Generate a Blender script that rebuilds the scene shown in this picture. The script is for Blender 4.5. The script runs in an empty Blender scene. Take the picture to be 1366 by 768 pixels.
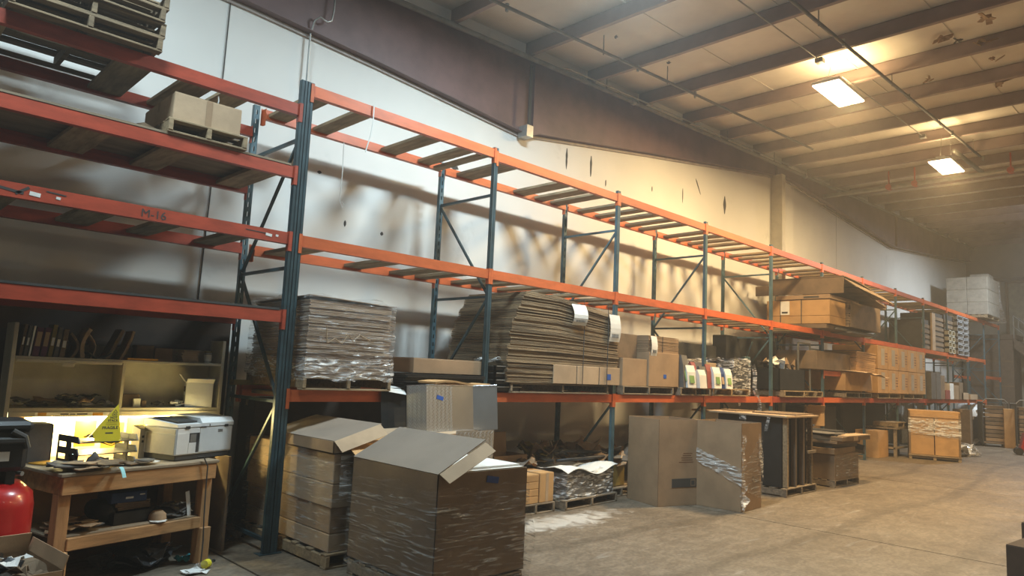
import bpy, math, random
from mathutils import Vector, Matrix, Euler
random.seed(7)
SC = bpy.context.scene
COL = SC.collection
PI = math.pi

# ------------------------------------------------------------------ camera
def make_camera():
    yaw, pitch, roll = 0.7801, 0.1172, 0.0455
    cy, sy, cp, sp = math.cos(yaw), math.sin(yaw), math.cos(pitch), math.sin(pitch)
    fwd = Vector((sy*cp, cy*cp, sp)); right = Vector((cy, -sy, 0)); up = right.cross(fwd)
    cr, sr = math.cos(roll), math.sin(roll)
    r2 = cr*right + sr*up; u2 = -sr*right + cr*up
    cam = bpy.data.cameras.new('camera'); cam.sensor_width = 36.0; cam.lens = 938.8/1366*36
    cam.clip_start = 0.05; cam.clip_end = 200
    o = bpy.data.objects.new('camera', cam)
    m = Matrix((r2, u2, -fwd)).transposed().to_4x4(); m.translation = Vector((-3.1984, -6.1476, 1.7381))
    o.matrix_world = m; COL.objects.link(o); SC.camera = o
make_camera()

# ------------------------------------------------------------------ view, world
SC.view_settings.view_transform = 'Standard'
SC.view_settings.look = 'None'
SC.view_settings.gamma = 1.0
SC.view_settings.exposure = 0.0
try: SC.view_settings.use_curve_mapping = False
except Exception: pass
w = bpy.data.worlds.new('world'); SC.world = w; w.use_nodes = True
w.node_tree.nodes['Background'].inputs[0].default_value = (0.9, 0.85, 0.75, 1)
w.node_tree.nodes['Background'].inputs[1].default_value = 0.02
# thin scattering haze added to lift the blacks like lens glare
_v = w.node_tree.nodes.new('ShaderNodeVolumeScatter'); _v.inputs['Density'].default_value = 0.0048; _v.inputs['Anisotropy'].default_value = 0.35
_v.inputs['Color'].default_value = (1,.95,.88,1); w.node_tree.links.new(_v.outputs[0], w.node_tree.nodes['World Output'].inputs['Volume'])

COOL = (0.70, 0.90, 1.0); WARM = (1.0, 0.70, 0.33); NEUT = (1.0, 0.84, 0.62)
# ceiling fixtures: x, y, z, power (W), colour
LAMPS = [(-2.4, -1.2, 6.25, 190, COOL), (2.7, -1.8, 6.4, 390, COOL), (8.34, -1.93, 6.5, 560, WARM), (13.66, -2.2, 6.5, 430, WARM),
         (24.2, -3.1, 7.0, 560, (.80,.92,1.0)),
         (-2.0, -9.0, 6.1, 14, COOL), (3.2, -9.0, 6.2, 18, NEUT), (8.3, -9.0, 6.4, 110, WARM), (14.0, -9.0, 6.7, 220, WARM), (20.0, -9.0, 7.0, 190, WARM)]  # outer row: unseen lamps added as fill light

# ------------------------------------------------------------------ mesh builder
class MB:
    def __init__(s): s.v = []; s.f = []; s.m = []
    def add(s, vs, fs, mi=0):
        b = len(s.v); s.v += [tuple(v) for v in vs]; s.f += [tuple(b+i for i in f) for f in fs]; s.m += [mi]*len(fs); return s
    def box(s, x0, y0, z0, x1, y1, z1, mi=0):
        vs = [(x0,y0,z0),(x1,y0,z0),(x1,y1,z0),(x0,y1,z0),(x0,y0,z1),(x1,y0,z1),(x1,y1,z1),(x0,y1,z1)]
        return s.add(vs, [(0,3,2,1),(4,5,6,7),(0,1,5,4),(1,2,6,5),(2,3,7,6),(3,0,4,7)], mi)
    def obox(s, c, size, rot=(0,0,0), mi=0):
        R = Euler(rot).to_matrix(); c = Vector(c); h = [q/2 for q in size]
        vs = [c + R @ Vector((sx*h[0], sy*h[1], sz*h[2])) for sz in (-1,1) for sx, sy in ((-1,-1),(1,-1),(1,1),(-1,1))]
        return s.add(vs, [(0,3,2,1),(4,5,6,7),(0,1,5,4),(1,2,6,5),(2,3,7,6),(3,0,4,7)], mi)
    def bbox(s, x0, y0, z0, x1, y1, z1, b=0.01, mi=0):   # box with chamfered edges
        vs = []; idx = {}
        X = (x0, x1); Y = (y0, y1); Z = (z0, z1); sg = (1, -1)
        for i in (0,1):
            for j in (0,1):
                for k in (0,1):
                    for a in range(3):
                        d = [b*sg[i], b*sg[j], b*sg[k]]; d[a] = 0
                        idx[(i,j,k,a)] = len(vs); vs.append((X[i]+d[0], Y[j]+d[1], Z[k]+d[2]))
        fs = []
        for i in (0,1): fs.append([idx[(i,j,k,0)] for j,k in ((0,0),(1,0),(1,1),(0,1))])
        for j in (0,1): fs.append([idx[(i,j,k,1)] for i,k in ((0,0),(1,0),(1,1),(0,1))])
        for k in (0,1): fs.append([idx[(i,j,k,2)] for i,j in ((0,0),(1,0),(1,1),(0,1))])
        for i in (0,1):
            for j in (0,1): fs.append([idx[(i,j,0,0)], idx[(i,j,1,0)], idx[(i,j,1,1)], idx[(i,j,0,1)]])
        for i in (0,1):
            for k in (0,1): fs.append([idx[(i,0,k,0)], idx[(i,1,k,0)], idx[(i,1,k,2)], idx[(i,0,k,2)]])
        for j in (0,1):
            for k in (0,1): fs.append([idx[(0,j,k,1)], idx[(1,j,k,1)], idx[(1,j,k,2)], idx[(0,j,k,2)]])
        for i in (0,1):
            for j in (0,1):
                for k in (0,1): fs.append([idx[(i,j,k,0)], idx[(i,j,k,1)], idx[(i,j,k,2)]])
        c = Vector(((x0+x1)/2, (y0+y1)/2, (z0+z1)/2)); out = []
        for f in fs:
            p = [Vector(vs[q]) for q in f]; n = (p[1]-p[0]).cross(p[2]-p[0])
            if n.dot(sum(p, Vector())/len(p) - c) < 0: f = f[::-1]
            out.append(f)
        return s.add(vs, out, mi)
    def prism(s, poly, a0, a1, axis='z', mi=0):
        n = len(poly); ar = sum(poly[i][0]*poly[(i+1)%n][1]-poly[(i+1)%n][0]*poly[i][1] for i in range(n))
        if ar < 0: poly = poly[::-1]
        def q(p, a): return {'z': (p[0],p[1],a), 'y': (p[0],a,p[1]), 'x': (a,p[0],p[1])}[axis]
        vs = [q(p,a0) for p in poly] + [q(p,a1) for p in poly]
        fs = [tuple(range(n))[::-1], tuple(range(n,2*n))] + [(i,(i+1)%n,(i+1)%n+n,i+n) for i in range(n)]
        if axis == 'y': fs = [f[::-1] for f in fs]
        return s.add(vs, fs, mi)
    def tube(s, pts, r, n=8, mi=0):
        pts = [Vector(p) for p in pts]; rs = r if isinstance(r, (list, tuple)) else [r]*len(pts)
        vs = []; fs = []; ref = None
        for i, p in enumerate(pts):
            t = (pts[min(i+1,len(pts)-1)] - pts[max(i-1,0)]).normalized()
            if ref is None: ref = t.orthogonal().normalized()
            u = (ref - t*ref.dot(t)).normalized(); ref = u; v = t.cross(u)
            for k in range(n):
                a = 2*PI*k/n; vs.append(p + (u*math.cos(a)+v*math.sin(a))*rs[i])
        for i in range(len(pts)-1):
            for k in range(n): fs.append((i*n+k, i*n+(k+1)%n, (i+1)*n+(k+1)%n, (i+1)*n+k))
        fs.append(tuple(range(n))[::-1]); fs.append(tuple((len(pts)-1)*n+k for k in range(n)))
        return s.add(vs, fs, mi)
    def bar(s, p, q, w_, h_, mi=0):
        p = Vector(p); q = Vector(q); t = (q-p).normalized()
        u = t.cross(Vector((0,0,1)));
        if u.length < 1e-3: u = Vector((1,0,0))
        u.normalize(); v = u.cross(t)
        vs = [c + u*a*w_/2 + v*b*h_/2 for c in (p,q) for a,b in ((-1,-1),(1,-1),(1,1),(-1,1))]
        return s.add(vs, [(0,1,2,3),(7,6,5,4),(0,4,5,1),(1,5,6,2),(2,6,7,3),(3,7,4,0)], mi)
    def lathe(s, prof, n=20, c=(0,0,0), mi=0):
        vs = []; fs = []
        for r, z in prof:
            for k in range(n):
                a = 2*PI*k/n; vs.append((c[0]+r*math.cos(a), c[1]+r*math.sin(a), c[2]+z))
        for i in range(len(prof)-1):
            for k in range(n): fs.append((i*n+k, i*n+(k+1)%n, (i+1)*n+(k+1)%n, (i+1)*n+k))
        return s.add(vs, fs, mi)
    def sheet(s, fn, nu, nv, t=0.004, mi=0):   # thick sheet over fn(u,v)->point
        P = [[Vector(fn(i/nu, j/nv)) for j in range(nv+1)] for i in range(nu+1)]
        vs = []; fs = []
        def nrm(i, j):
            a = P[min(i+1,nu)][j]-P[max(i-1,0)][j]; b = P[i][min(j+1,nv)]-P[i][max(j-1,0)]
            return a.cross(b).normalized()
        for sd in (0, 1):
            for i in range(nu+1):
                for j in range(nv+1): vs.append(P[i][j] + nrm(i,j)*(t if sd else 0))
        W = nv+1; N = (nu+1)*W
        for i in range(nu):
            for j in range(nv):
                a, b, c, d = i*W+j, (i+1)*W+j, (i+1)*W+j+1, i*W+j+1
                fs.append((d,c,b,a)); fs.append((N+a,N+b,N+c,N+d))
        for i in range(nu):
            a, b = i*W, (i+1)*W; fs.append((a,b,N+b,N+a)); a += nv; b += nv; fs.append((N+a,N+b,b,a))
        for j in range(nv):
            a, b = j, j+1; fs.append((N+a,N+b,b,a)); a += nu*W; b += nu*W; fs.append((a,b,N+b,N+a))
        return s.add(vs, fs, mi)
    def mesh(s, name, mats, smooth=False):
        me = bpy.data.meshes.new(name); me.from_pydata(s.v, [], s.f)
        for m in (mats if isinstance(mats, (list, tuple)) else [mats]): me.materials.append(m)
        me.polygons.foreach_set('material_index', s.m)
        if smooth: me.polygons.foreach_set('use_smooth', [True]*len(s.f))
        me.update(); return me

def link(name, me, parent=None, loc=(0,0,0), rot=(0,0,0)):
    o = bpy.data.objects.new(name, me); o.location = loc; o.rotation_euler = rot
    if parent: o.parent = parent
    COL.objects.link(o); return o
def part(name, mb, mats, parent, loc=(0,0,0), rot=(0,0,0), smooth=False, label=None, kind=None):
    o = link(name, mb.mesh(name, mats, smooth) if isinstance(mb, MB) else mb, parent, loc, rot)
    if label: o['label'] = label
    if kind: o['kind'] = kind
    return o
def tag(o, label, cat, group=None):
    o['label'] = label; o['category'] = cat
    if group: o['group'] = group
    return o
def thing(name, label, cat, loc=(0,0,0), rz=0, group=None):
    o = link(name, None, None, loc, (0,0,rz)); o.empty_display_size = 0.1
    return tag(o, label, cat, group)
def single(name, label, cat, mb, mats, loc=(0,0,0), rz=0, group=None, smooth=False, rot=None):
    o = link(name, mb.mesh(name, mats, smooth) if isinstance(mb, MB) else mb, None, loc, rot or (0,0,rz)); return tag(o, label, cat, group)
def structure(name, mb, mats, parent=None):
    o = link(name, mb.mesh(name, mats), parent)
    if not parent: o['kind'] = 'structure'
    return o
def copy_tree(o, parent=None):
    c = o.copy(); COL.objects.link(c); c.parent = parent
    for ch in list(o.children): copy_tree(ch, c)
    return c
def text_part(txt, size, mat, parent, loc, rot, name='lettering', ext=0.0004, align='CENTER', sx=1.0, bold=0.0):
    cu = bpy.data.curves.new('t', 'FONT'); cu.body = txt; cu.size = size; cu.extrude = ext; cu.align_x = align; cu.offset = bold
    t = bpy.data.objects.new('t', cu); COL.objects.link(t)
    bpy.context.view_layer.update()
    me = bpy.data.meshes.new_from_object(t.evaluated_get(bpy.context.evaluated_depsgraph_get()))
    bpy.data.objects.remove(t); me.materials.clear(); me.materials.append(mat)
    o = link(name, me, parent, loc, rot); o.scale = (sx, 1, 1); return o

# ------------------------------------------------------------------ materials
def mat(name, col, rough=0.6, metal=0.0, var=0.12, scale=6.0, bump=0.0, bscale=40.0, stretch=(1,1,1), col2=None, objvar=0.10, coat=0.0, space='Object', sharp=False):
    m = bpy.data.materials.new(name); m.use_nodes = True; nt = m.node_tree; N = nt.nodes; L = nt.links
    b = N['Principled BSDF']; b.inputs['Roughness'].default_value = rough; b.inputs['Metallic'].default_value = metal
    if coat: b.inputs['Coat Weight'].default_value = coat
    tc = N.new('ShaderNodeTexCoord'); mp = N.new('ShaderNodeMapping'); mp.inputs['Scale'].default_value = stretch
    oi = N.new('ShaderNodeObjectInfo'); ad = N.new('ShaderNodeVectorMath'); ad.operation = 'ADD'
    sc = N.new('ShaderNodeVectorMath'); sc.operation = 'SCALE'; sc.inputs['Scale'].default_value = 9.0
    cx = N.new('ShaderNodeCombineXYZ')
    for i in range(3): L.new(oi.outputs['Random'], cx.inputs[i])
    L.new(cx.outputs[0], sc.inputs[0]); L.new(tc.outputs[space], ad.inputs[0]); L.new(sc.outputs[0], ad.inputs[1])
    L.new(ad.outputs[0], mp.inputs['Vector'])
    n = N.new('ShaderNodeTexNoise'); n.inputs['Scale'].default_value = scale; n.inputs['Detail'].default_value = 5; n.inputs['Roughness'].default_value = 0.6
    L.new(mp.outputs[0], n.inputs['Vector'])
    r = N.new('ShaderNodeValToRGB'); c2 = col2 or tuple(c*(1-var*2.2) for c in col)
    r.color_ramp.elements[0].position = 0.34 if not sharp else 0.47; r.color_ramp.elements[1].position = 0.62 if not sharp else 0.53
    r.color_ramp.elements[0].color = (*c2, 1); r.color_ramp.elements[1].color = (*col, 1)
    L.new(n.outputs['Fac'], r.inputs['Fac'])
    hv = N.new('ShaderNodeHueSaturation'); mr = N.new('ShaderNodeMapRange')
    mr.inputs['To Min'].default_value = 1-objvar; mr.inputs['To Max'].default_value = 1+objvar
    L.new(oi.outputs['Random'], mr.inputs['Value']); L.new(mr.outputs[0], hv.inputs['Value']); L.new(r.outputs[0], hv.inputs['Color'])
    L.new(hv.outputs[0], b.inputs['Base Color'])
    if bump:
        n2 = N.new('ShaderNodeTexNoise'); n2.inputs['Scale'].default_value = bscale; n2.inputs['Detail'].default_value = 4
        L.new(mp.outputs[0], n2.inputs['Vector'])
        bp = N.new('ShaderNodeBump'); bp.inputs['Strength'].default_value = bump; bp.inputs['Distance'].default_value = 0.02
        L.new(n2.outputs['Fac'], bp.inputs['Height']); L.new(bp.outputs[0], b.inputs['Normal'])
    return m
def film(name, tint=(0.9,0.88,0.84), amount=0.45, stretch=(2,2,26), lo=0.54):
    m = bpy.data.materials.new(name); m.use_nodes = True; nt = m.node_tree; N = nt.nodes; L = nt.links
    N.remove(N['Principled BSDF']); out = N['Material Output']
    tc = N.new('ShaderNodeTexCoord'); mp = N.new('ShaderNodeMapping'); mp.inputs['Scale'].default_value = stretch; mp.inputs['Rotation'].default_value = (0.05, 0.08, 0)
    n = N.new('ShaderNodeTexNoise'); n.inputs['Scale'].default_value = 1.6; n.inputs['Detail'].default_value = 6; n.inputs['Distortion'].default_value = 1.2
    L.new(tc.outputs['Object'], mp.inputs[0]); L.new(mp.outputs[0], n.inputs['Vector'])
    r = N.new('ShaderNodeMapRange'); r.inputs['From Min'].default_value = lo; r.inputs['From Max'].default_value = lo+.22
    r.inputs['To Min'].default_value = amount*0.10; r.inputs['To Max'].default_value = min(1, amount*1.9)
    L.new(n.outputs['Fac'], r.inputs['Value'])
    bp = N.new('ShaderNodeBump'); bp.inputs['Strength'].default_value = 0.9; bp.inputs['Distance'].default_value = 0.03; L.new(n.outputs['Fac'], bp.inputs['Height'])
    tr = N.new('ShaderNodeBsdfTransparent'); gl = N.new('ShaderNodeBsdfPrincipled'); gl.inputs['Base Color'].default_value = (*[c*0.62 for c in tint], 1)
    gl.inputs['Roughness'].default_value = 0.16; gl.inputs['Specular IOR Level'].default_value = 1.0
    L.new(bp.outputs[0], gl.inputs['Normal'])
    mx = N.new('ShaderNodeMixShader'); L.new(r.outputs[0], mx.inputs[0]); L.new(tr.outputs[0], mx.inputs[1]); L.new(gl.outputs[0], mx.inputs[2])
    L.new(mx.outputs[0], out.inputs['Surface']); return m
def emis(name, col, st):
    m = bpy.data.materials.new(name); m.use_nodes = True; nt = m.node_tree; N = nt.nodes
    b = N['Principled BSDF']; b.inputs['Base Color'].default_value = (*col, 1); b.inputs['Emission Color'].default_value = (*col, 1); b.inputs['Emission Strength'].default_value = st
    return m

K = {}
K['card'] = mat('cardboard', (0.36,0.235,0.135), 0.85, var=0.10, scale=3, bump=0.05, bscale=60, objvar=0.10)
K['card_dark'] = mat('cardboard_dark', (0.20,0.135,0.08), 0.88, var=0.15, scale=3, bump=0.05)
K['card_light'] = mat('cardboard_pale', (0.47,0.33,0.205), 0.85, var=0.10, scale=3, bump=0.04)
K['card_orange'] = mat('cardboard_orange', (0.50,0.29,0.12), 0.85, var=0.10, scale=3, bump=0.04)
K['card_edge'] = mat('cardboard_layers', (0.43,0.31,0.21), 0.9, col2=(0.27,0.19,0.125), scale=1.0, stretch=(1.2,1.2,60), bump=0.3, bscale=8)
K['orange'] = mat('orange_paint', (0.60,0.125,0.035), 0.42, var=0.10, scale=4, bump=0.02, stretch=(1,1,3))
K['red'] = mat('red_orange_paint', (0.42,0.062,0.028), 0.45, var=0.14, scale=4, bump=0.02, stretch=(1,1,3))
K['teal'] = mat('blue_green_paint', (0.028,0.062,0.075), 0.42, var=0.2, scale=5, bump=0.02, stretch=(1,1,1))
K['teal_light'] = mat('blue_green_paint_hazed', (0.065,0.125,0.15), 0.42, var=0.2, scale=5)  # upright paint lightened for haze on farther posts and light on back posts
K['wood'] = mat('pallet_wood', (0.34,0.245,0.14), 0.8, var=0.2, scale=5, stretch=(1,6,6), bump=0.15, bscale=20)
K['wood_grey'] = mat('weathered_wood', (0.26,0.20,0.135), 0.85, var=0.2, scale=5, stretch=(1,6,6), bump=0.15, bscale=20)
K['wood_dark'] = mat('dark_pallet_wood', (0.19,0.13,0.07), 0.85, var=0.2, scale=5, stretch=(1,6,6), bump=0.15, bscale=20)
K['plank'] = mat('plank_wood', (0.36,0.26,0.15), 0.8, var=0.22, scale=3, stretch=(6,1,6), bump=0.12, bscale=20)
K['lumber'] = mat('bench_lumber', (0.50,0.26,0.10), 0.7, var=0.18, scale=3, stretch=(1,7,7), bump=0.1, bscale=18)
K['lumber_v'] = mat('bench_post', (0.46,0.24,0.095), 0.7, var=0.15, scale=3, stretch=(7,7,1), bump=0.1, bscale=18)
K['ply'] = mat('plywood_deck', (0.30,0.225,0.145), 0.8, var=0.18, scale=2, stretch=(1,4,4))
K['maroon'] = mat('maroon_primer', (0.17,0.10,0.095), 0.55, var=0.15, scale=1.5)  # rafter colour also raised a little for haze
K['purlin'] = mat('purlin_hazed', (0.34,0.26,0.24), 0.55, var=0.12, scale=1.2)  # primer greyed and lightened to carry the ceiling haze
K['galv'] = mat('galvanised', (0.42,0.42,0.40), 0.38, metal=0.6, var=0.1)
K['grey_pipe'] = mat('grey_pipe', (0.22,0.21,0.19), 0.45, metal=0.3)
K['dark'] = mat('dark_plastic', (0.020,0.020,0.022), 0.45, var=0.2)
K['black'] = mat('black_foam', (0.016,0.015,0.014), 0.8, var=0.2)
K['blackshine'] = mat('black_sheet', (0.02,0.02,0.02), 0.35, var=0.2)
K['charcoal'] = mat('charcoal', (0.05,0.048,0.045), 0.7)
K['white'] = mat('white_plastic', (0.70,0.70,0.68), 0.4, var=0.04)
K['offwhite'] = mat('offwhite_steel', (0.50,0.46,0.36), 0.5, var=0.08)
K['paper'] = mat('paper', (0.75,0.74,0.70), 0.8, var=0.05)
K['print'] = mat('print_ink', (0.05,0.045,0.04), 0.8, var=0.05)
K['brownink'] = mat('brown_ink', (0.16,0.075,0.035), 0.8, var=0.05)
K['bluetape'] = mat('blue_tape', (0.02,0.10,0.42), 0.55, var=0.1)
K['bluetape_d'] = mat('blue_tape_dark', (0.012,0.045,0.20), 0.6, var=0.1)
K['yellow'] = mat('yellow_card', (0.72,0.60,0.02), 0.6, var=0.05)
K['amber'] = mat('amber_plastic', (0.60,0.30,0.03), 0.5)
K['redpaint'] = mat('red_tank_paint', (0.45,0.012,0.012), 0.28, var=0.08, coat=0.4)
K['chrome'] = mat('bright_metal', (0.55,0.55,0.55), 0.25, metal=1.0, var=0.05)
K['film'] = film('stretch_film', amount=0.40)
K['film_bright'] = film('stretch_film_bright', (0.95,0.92,0.90), amount=0.8)
K['film_heavy'] = film('stretch_film_heavy', (1.25,1.22,1.18), amount=0.55, stretch=(3,3,16), lo=0.47)
K['film_light'] = film('stretch_film_light', amount=0.22)
K['cyan'] = mat('cyan_paper', (0.30,0.62,0.66), 0.7, var=0.04)
K['teal_cloth'] = mat('teal_cloth', (0.03,0.30,0.34), 0.8)
K['leather'] = mat('grey_scrap', (0.12,0.11,0.10), 0.8)

K['card_dark2'] = mat('cardboard_wrapped_brown', (0.20,0.125,0.07), 0.7, var=0.12, scale=3, bump=0.05)
K['card_grey'] = mat('cardboard_greyed', (0.215,0.17,0.13), 0.85, var=0.08, scale=2)
K['card_grey2'] = mat('grey_label_paper', (0.36,0.31,0.25), 0.8, var=0.05)
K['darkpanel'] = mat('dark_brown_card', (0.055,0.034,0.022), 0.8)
K['mez'] = mat('brown_boarding', (0.13,0.09,0.06), 0.7, var=.12)
# ------------------------------------------------------------------ setting
def z_roof(x): return 6.47 + 0.048*x          # underside of the purlins
def wall_mat():
    m = mat('painted_drywall', (0.74,0.73,0.69), 0.75, var=0.05, scale=0.5, bump=0.03, bscale=5, objvar=0)
    nt = m.node_tree; N = nt.nodes; L = nt.links; b = N['Principled BSDF']
    src = b.inputs['Base Color'].links[0].from_socket
    tc = N.new('ShaderNodeTexCoord'); n = N.new('ShaderNodeTexNoise'); n.inputs['Scale'].default_value = 1.1; n.inputs['Detail'].default_value = 9; n.inputs['Roughness'].default_value = 0.7
    L.new(tc.outputs['Object'], n.inputs['Vector']); r = N.new('ShaderNodeMapRange'); r.inputs['From Min'].default_value = 0.62; r.inputs['From Max'].default_value = 0.78; r.inputs['To Max'].default_value = 0.45
    L.new(n.outputs['Fac'], r.inputs['Value']); mx = N.new('ShaderNodeMixRGB'); mx.inputs[2].default_value = (0.32,0.30,0.27,1)
    L.new(r.outputs[0], mx.inputs[0]); L.new(src, mx.inputs[1]); L.new(mx.outputs[0], b.inputs['Base Color']); return m
K['wall'] = wall_mat()
def floor_mat():
    m = bpy.data.materials.new('worn_concrete'); m.use_nodes = True; nt = m.node_tree; N = nt.nodes; L = nt.links; b = N['Principled BSDF']
    tc = N.new('ShaderNodeTexCoord')
    def noise(sc, det, st=(1,1,1), dist=0):
        mp = N.new('ShaderNodeMapping'); mp.inputs['Scale'].default_value = st; L.new(tc.outputs['Object'], mp.inputs[0])
        n = N.new('ShaderNodeTexNoise'); n.inputs['Scale'].default_value = sc; n.inputs['Detail'].default_value = det; n.inputs['Distortion'].default_value = dist
        L.new(mp.outputs[0], n.inputs['Vector']); return n.outputs['Fac']
    def ramp(f, p0, c0, p1, c1):
        r = N.new('ShaderNodeValToRGB'); e = r.color_ramp.elements; e[0].position = p0; e[0].color = (*c0,1); e[1].position = p1; e[1].color = (*c1,1); L.new(f, r.inputs[0]); return r.outputs[0]
    base = ramp(noise(0.8, 8, dist=0.4), 0.3, (0.165,0.125,0.085), 0.7, (0.245,0.195,0.14))
    stain = ramp(noise(6.0, 12, (0.8,1.5,1), 1.2), 0.42, (0.66,0.65,0.64), 0.60, (1,1,1))
    fine = ramp(noise(30, 6), 0.38, (0.78,0.78,0.78), 0.6, (1.05,1.05,1.05))
    scuff = ramp(noise(1.7, 8, (0.35,2.2,1), 3.0), 0.62, (0,0,0), 0.80, (.45,.45,.45))
    x = N.new('ShaderNodeMixRGB'); x.blend_type = 'MULTIPLY'; x.inputs[0].default_value = 0.8; L.new(base, x.inputs[1]); L.new(stain, x.inputs[2])
    y = N.new('ShaderNodeMixRGB'); y.blend_type = 'MULTIPLY'; y.inputs[0].default_value = 1; L.new(x.outputs[0], y.inputs[1]); L.new(fine, y.inputs[2])
    z = N.new('ShaderNodeMixRGB'); L.new(scuff, z.inputs[0]); L.new(y.outputs[0], z.inputs[1]); z.inputs[2].default_value = (0.42,0.40,0.36,1)
    # spilled white powder by the low pallets
    sp = N.new('ShaderNodeVectorMath'); sp.operation = 'SUBTRACT'; sp.inputs[1].default_value = (3.3,-.55,0); L.new(tc.outputs['Object'], sp.inputs[0])
    ms = N.new('ShaderNodeVectorMath'); ms.operation = 'MULTIPLY'; ms.inputs[1].default_value = (.55,2.0,0); L.new(sp.outputs[0], ms.inputs[0])
    ln = N.new('ShaderNodeVectorMath'); ln.operation = 'LENGTH'; L.new(ms.outputs[0], ln.inputs[0])
    ad2 = N.new('ShaderNodeMath'); ad2.operation = 'MULTIPLY_ADD'; ad2.inputs[1].default_value = 1.6; L.new(noise(5,8,dist=1), ad2.inputs[0]); L.new(ln.outputs['Value'], ad2.inputs[2])
    pw = N.new('ShaderNodeMapRange'); pw.inputs['From Min'].default_value = 1.0; pw.inputs['From Max'].default_value = 1.45; pw.inputs['To Min'].default_value = .75; pw.inputs['To Max'].default_value = 0; L.new(ad2.outputs[0], pw.inputs['Value'])
    zz_ = N.new('ShaderNodeMixRGB'); zz_.inputs[2].default_value = (.60,.58,.54,1); L.new(pw.outputs[0], zz_.inputs[0]); L.new(z.outputs[0], zz_.inputs[1])
    # faint tyre arcs
    wv = N.new('ShaderNodeTexWave'); wv.wave_type = 'RINGS'; wv.inputs['Scale'].default_value = .22; wv.inputs['Distortion'].default_value = 5; wv.inputs['Detail'].default_value = 3; wv.inputs['Detail Scale'].default_value = .4
    L.new(tc.outputs['Object'], wv.inputs[0]); wr = ramp(wv.outputs['Fac'], 0.0, (.55,.54,.52), 0.10, (1,1,1))
    fz = N.new('ShaderNodeMixRGB'); fz.blend_type = 'MULTIPLY'; fz.inputs[0].default_value = .6; L.new(zz_.outputs[0], fz.inputs[1]); L.new(wr, fz.inputs[2])
    L.new(fz.outputs[0], b.inputs['Base Color'])
    rr = N.new('ShaderNodeMapRange'); rr.inputs['To Min'].default_value = 0.42; rr.inputs['To Max'].default_value = 0.75; L.new(noise(2.2, 5), rr.inputs['Value']); L.new(rr.outputs[0], b.inputs['Roughness'])
    bp = N.new('ShaderNodeBump'); bp.inputs['Strength'].default_value = 0.12; bp.inputs['Distance'].default_value = 0.01; L.new(noise(18, 6), bp.inputs['Height']); L.new(bp.outputs[0], b.inputs['Normal'])
    return m
K['floor'] = floor_mat()
K['ceil'] = mat('roof_insulation_facing', (0.80,0.76,0.69), 0.6, var=0.08, scale=0.8, bump=0.2, bscale=1.6, objvar=0.03)
K['joint'] = mat('joint_dirt', (0.06,0.055,0.05), 0.9)
YW, YW2, XE, YB, XB = 1.45, 1.57, 32.5, -14.0, -8.0

fl = structure('floor', MB().box(XB-.2, YB-.2, -0.3, XE+.3, YW2+.3, -0.03), K['joint'])
xs = [XB, -0.4, 5.65, 11.7, 17.8, 23.9, XE]; ys = [YB, -8.0, YW2]
for i in range(len(xs)-1):
    for j in range(2):
        part('slab', MB().box(xs[i]+.011, ys[j]+.011, -0.03, xs[i+1]-.011, ys[j+1]-.011, 0.0), K['floor'], fl)
# left wall, stepped back beyond the column
wl = structure('wall_left', MB().box(XB, YW, 0, 14.39, YW+.2, 8.4).box(14.39, YW2, 0, XE, YW2+.08, 8.6), K['wall'])
g = MB()
def gouge(x, z0, z1, wd, y=YW-.004, lean=0.0):
    n = 7; L_ = []; R_ = []
    for i in range(n):
        t = i/(n-1); ww = wd*math.sin(PI*(0.1+0.85*t))*(0.7+0.6*random.random())
        L_.append((x-ww/2+lean*t, z1+(z0-z1)*t)); R_.append((x+ww/2+lean*t, z1+(z0-z1)*t))
    g.prism(L_+R_[::-1], y, y+.006, 'y')
gouge(5.47, 5.14, 5.50, 0.05); gouge(6.12, 5.16, 5.53, 0.06); gouge(10.83, 5.40, 5.80, 0.10); gouge(9.6, 5.62, 5.92, 0.05, lean=.2); gouge(9.1, 5.3, 5.6, 0.03)
gouge(6.55, 5.08, 5.2, 0.03); gouge(8.0, 5.3, 5.4, 0.03); gouge(3.05, 4.55, 4.62, .16); gouge(1.35, 3.42, 3.5, .03); gouge(1.9, 3.4, 3.45, .04); gouge(0.95, 4.0, 4.04, .05)
part('paint_gouge', g, K['print'], wl, kind='stuff')
part('wall_wire', MB().tube([(-.30,YW-.01,5.72),(-.31,YW-.01,4.0),(-.34,YW-.01,2.2)], 0.006, 6), K['print'], wl)
part('wall_seam', MB().box(17.6, YW2-.002, 0, 17.61, YW2+.001, 7), K['leather'], wl)
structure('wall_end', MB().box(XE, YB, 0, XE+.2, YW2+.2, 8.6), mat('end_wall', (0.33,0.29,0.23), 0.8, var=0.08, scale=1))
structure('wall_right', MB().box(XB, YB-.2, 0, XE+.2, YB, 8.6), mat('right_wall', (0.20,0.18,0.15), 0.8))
structure('wall_back', MB().box(XB-.2, YB, 0, XB, YW+.2, 8.6), mat('back_wall', (0.16,0.15,0.13), 0.8))
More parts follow.
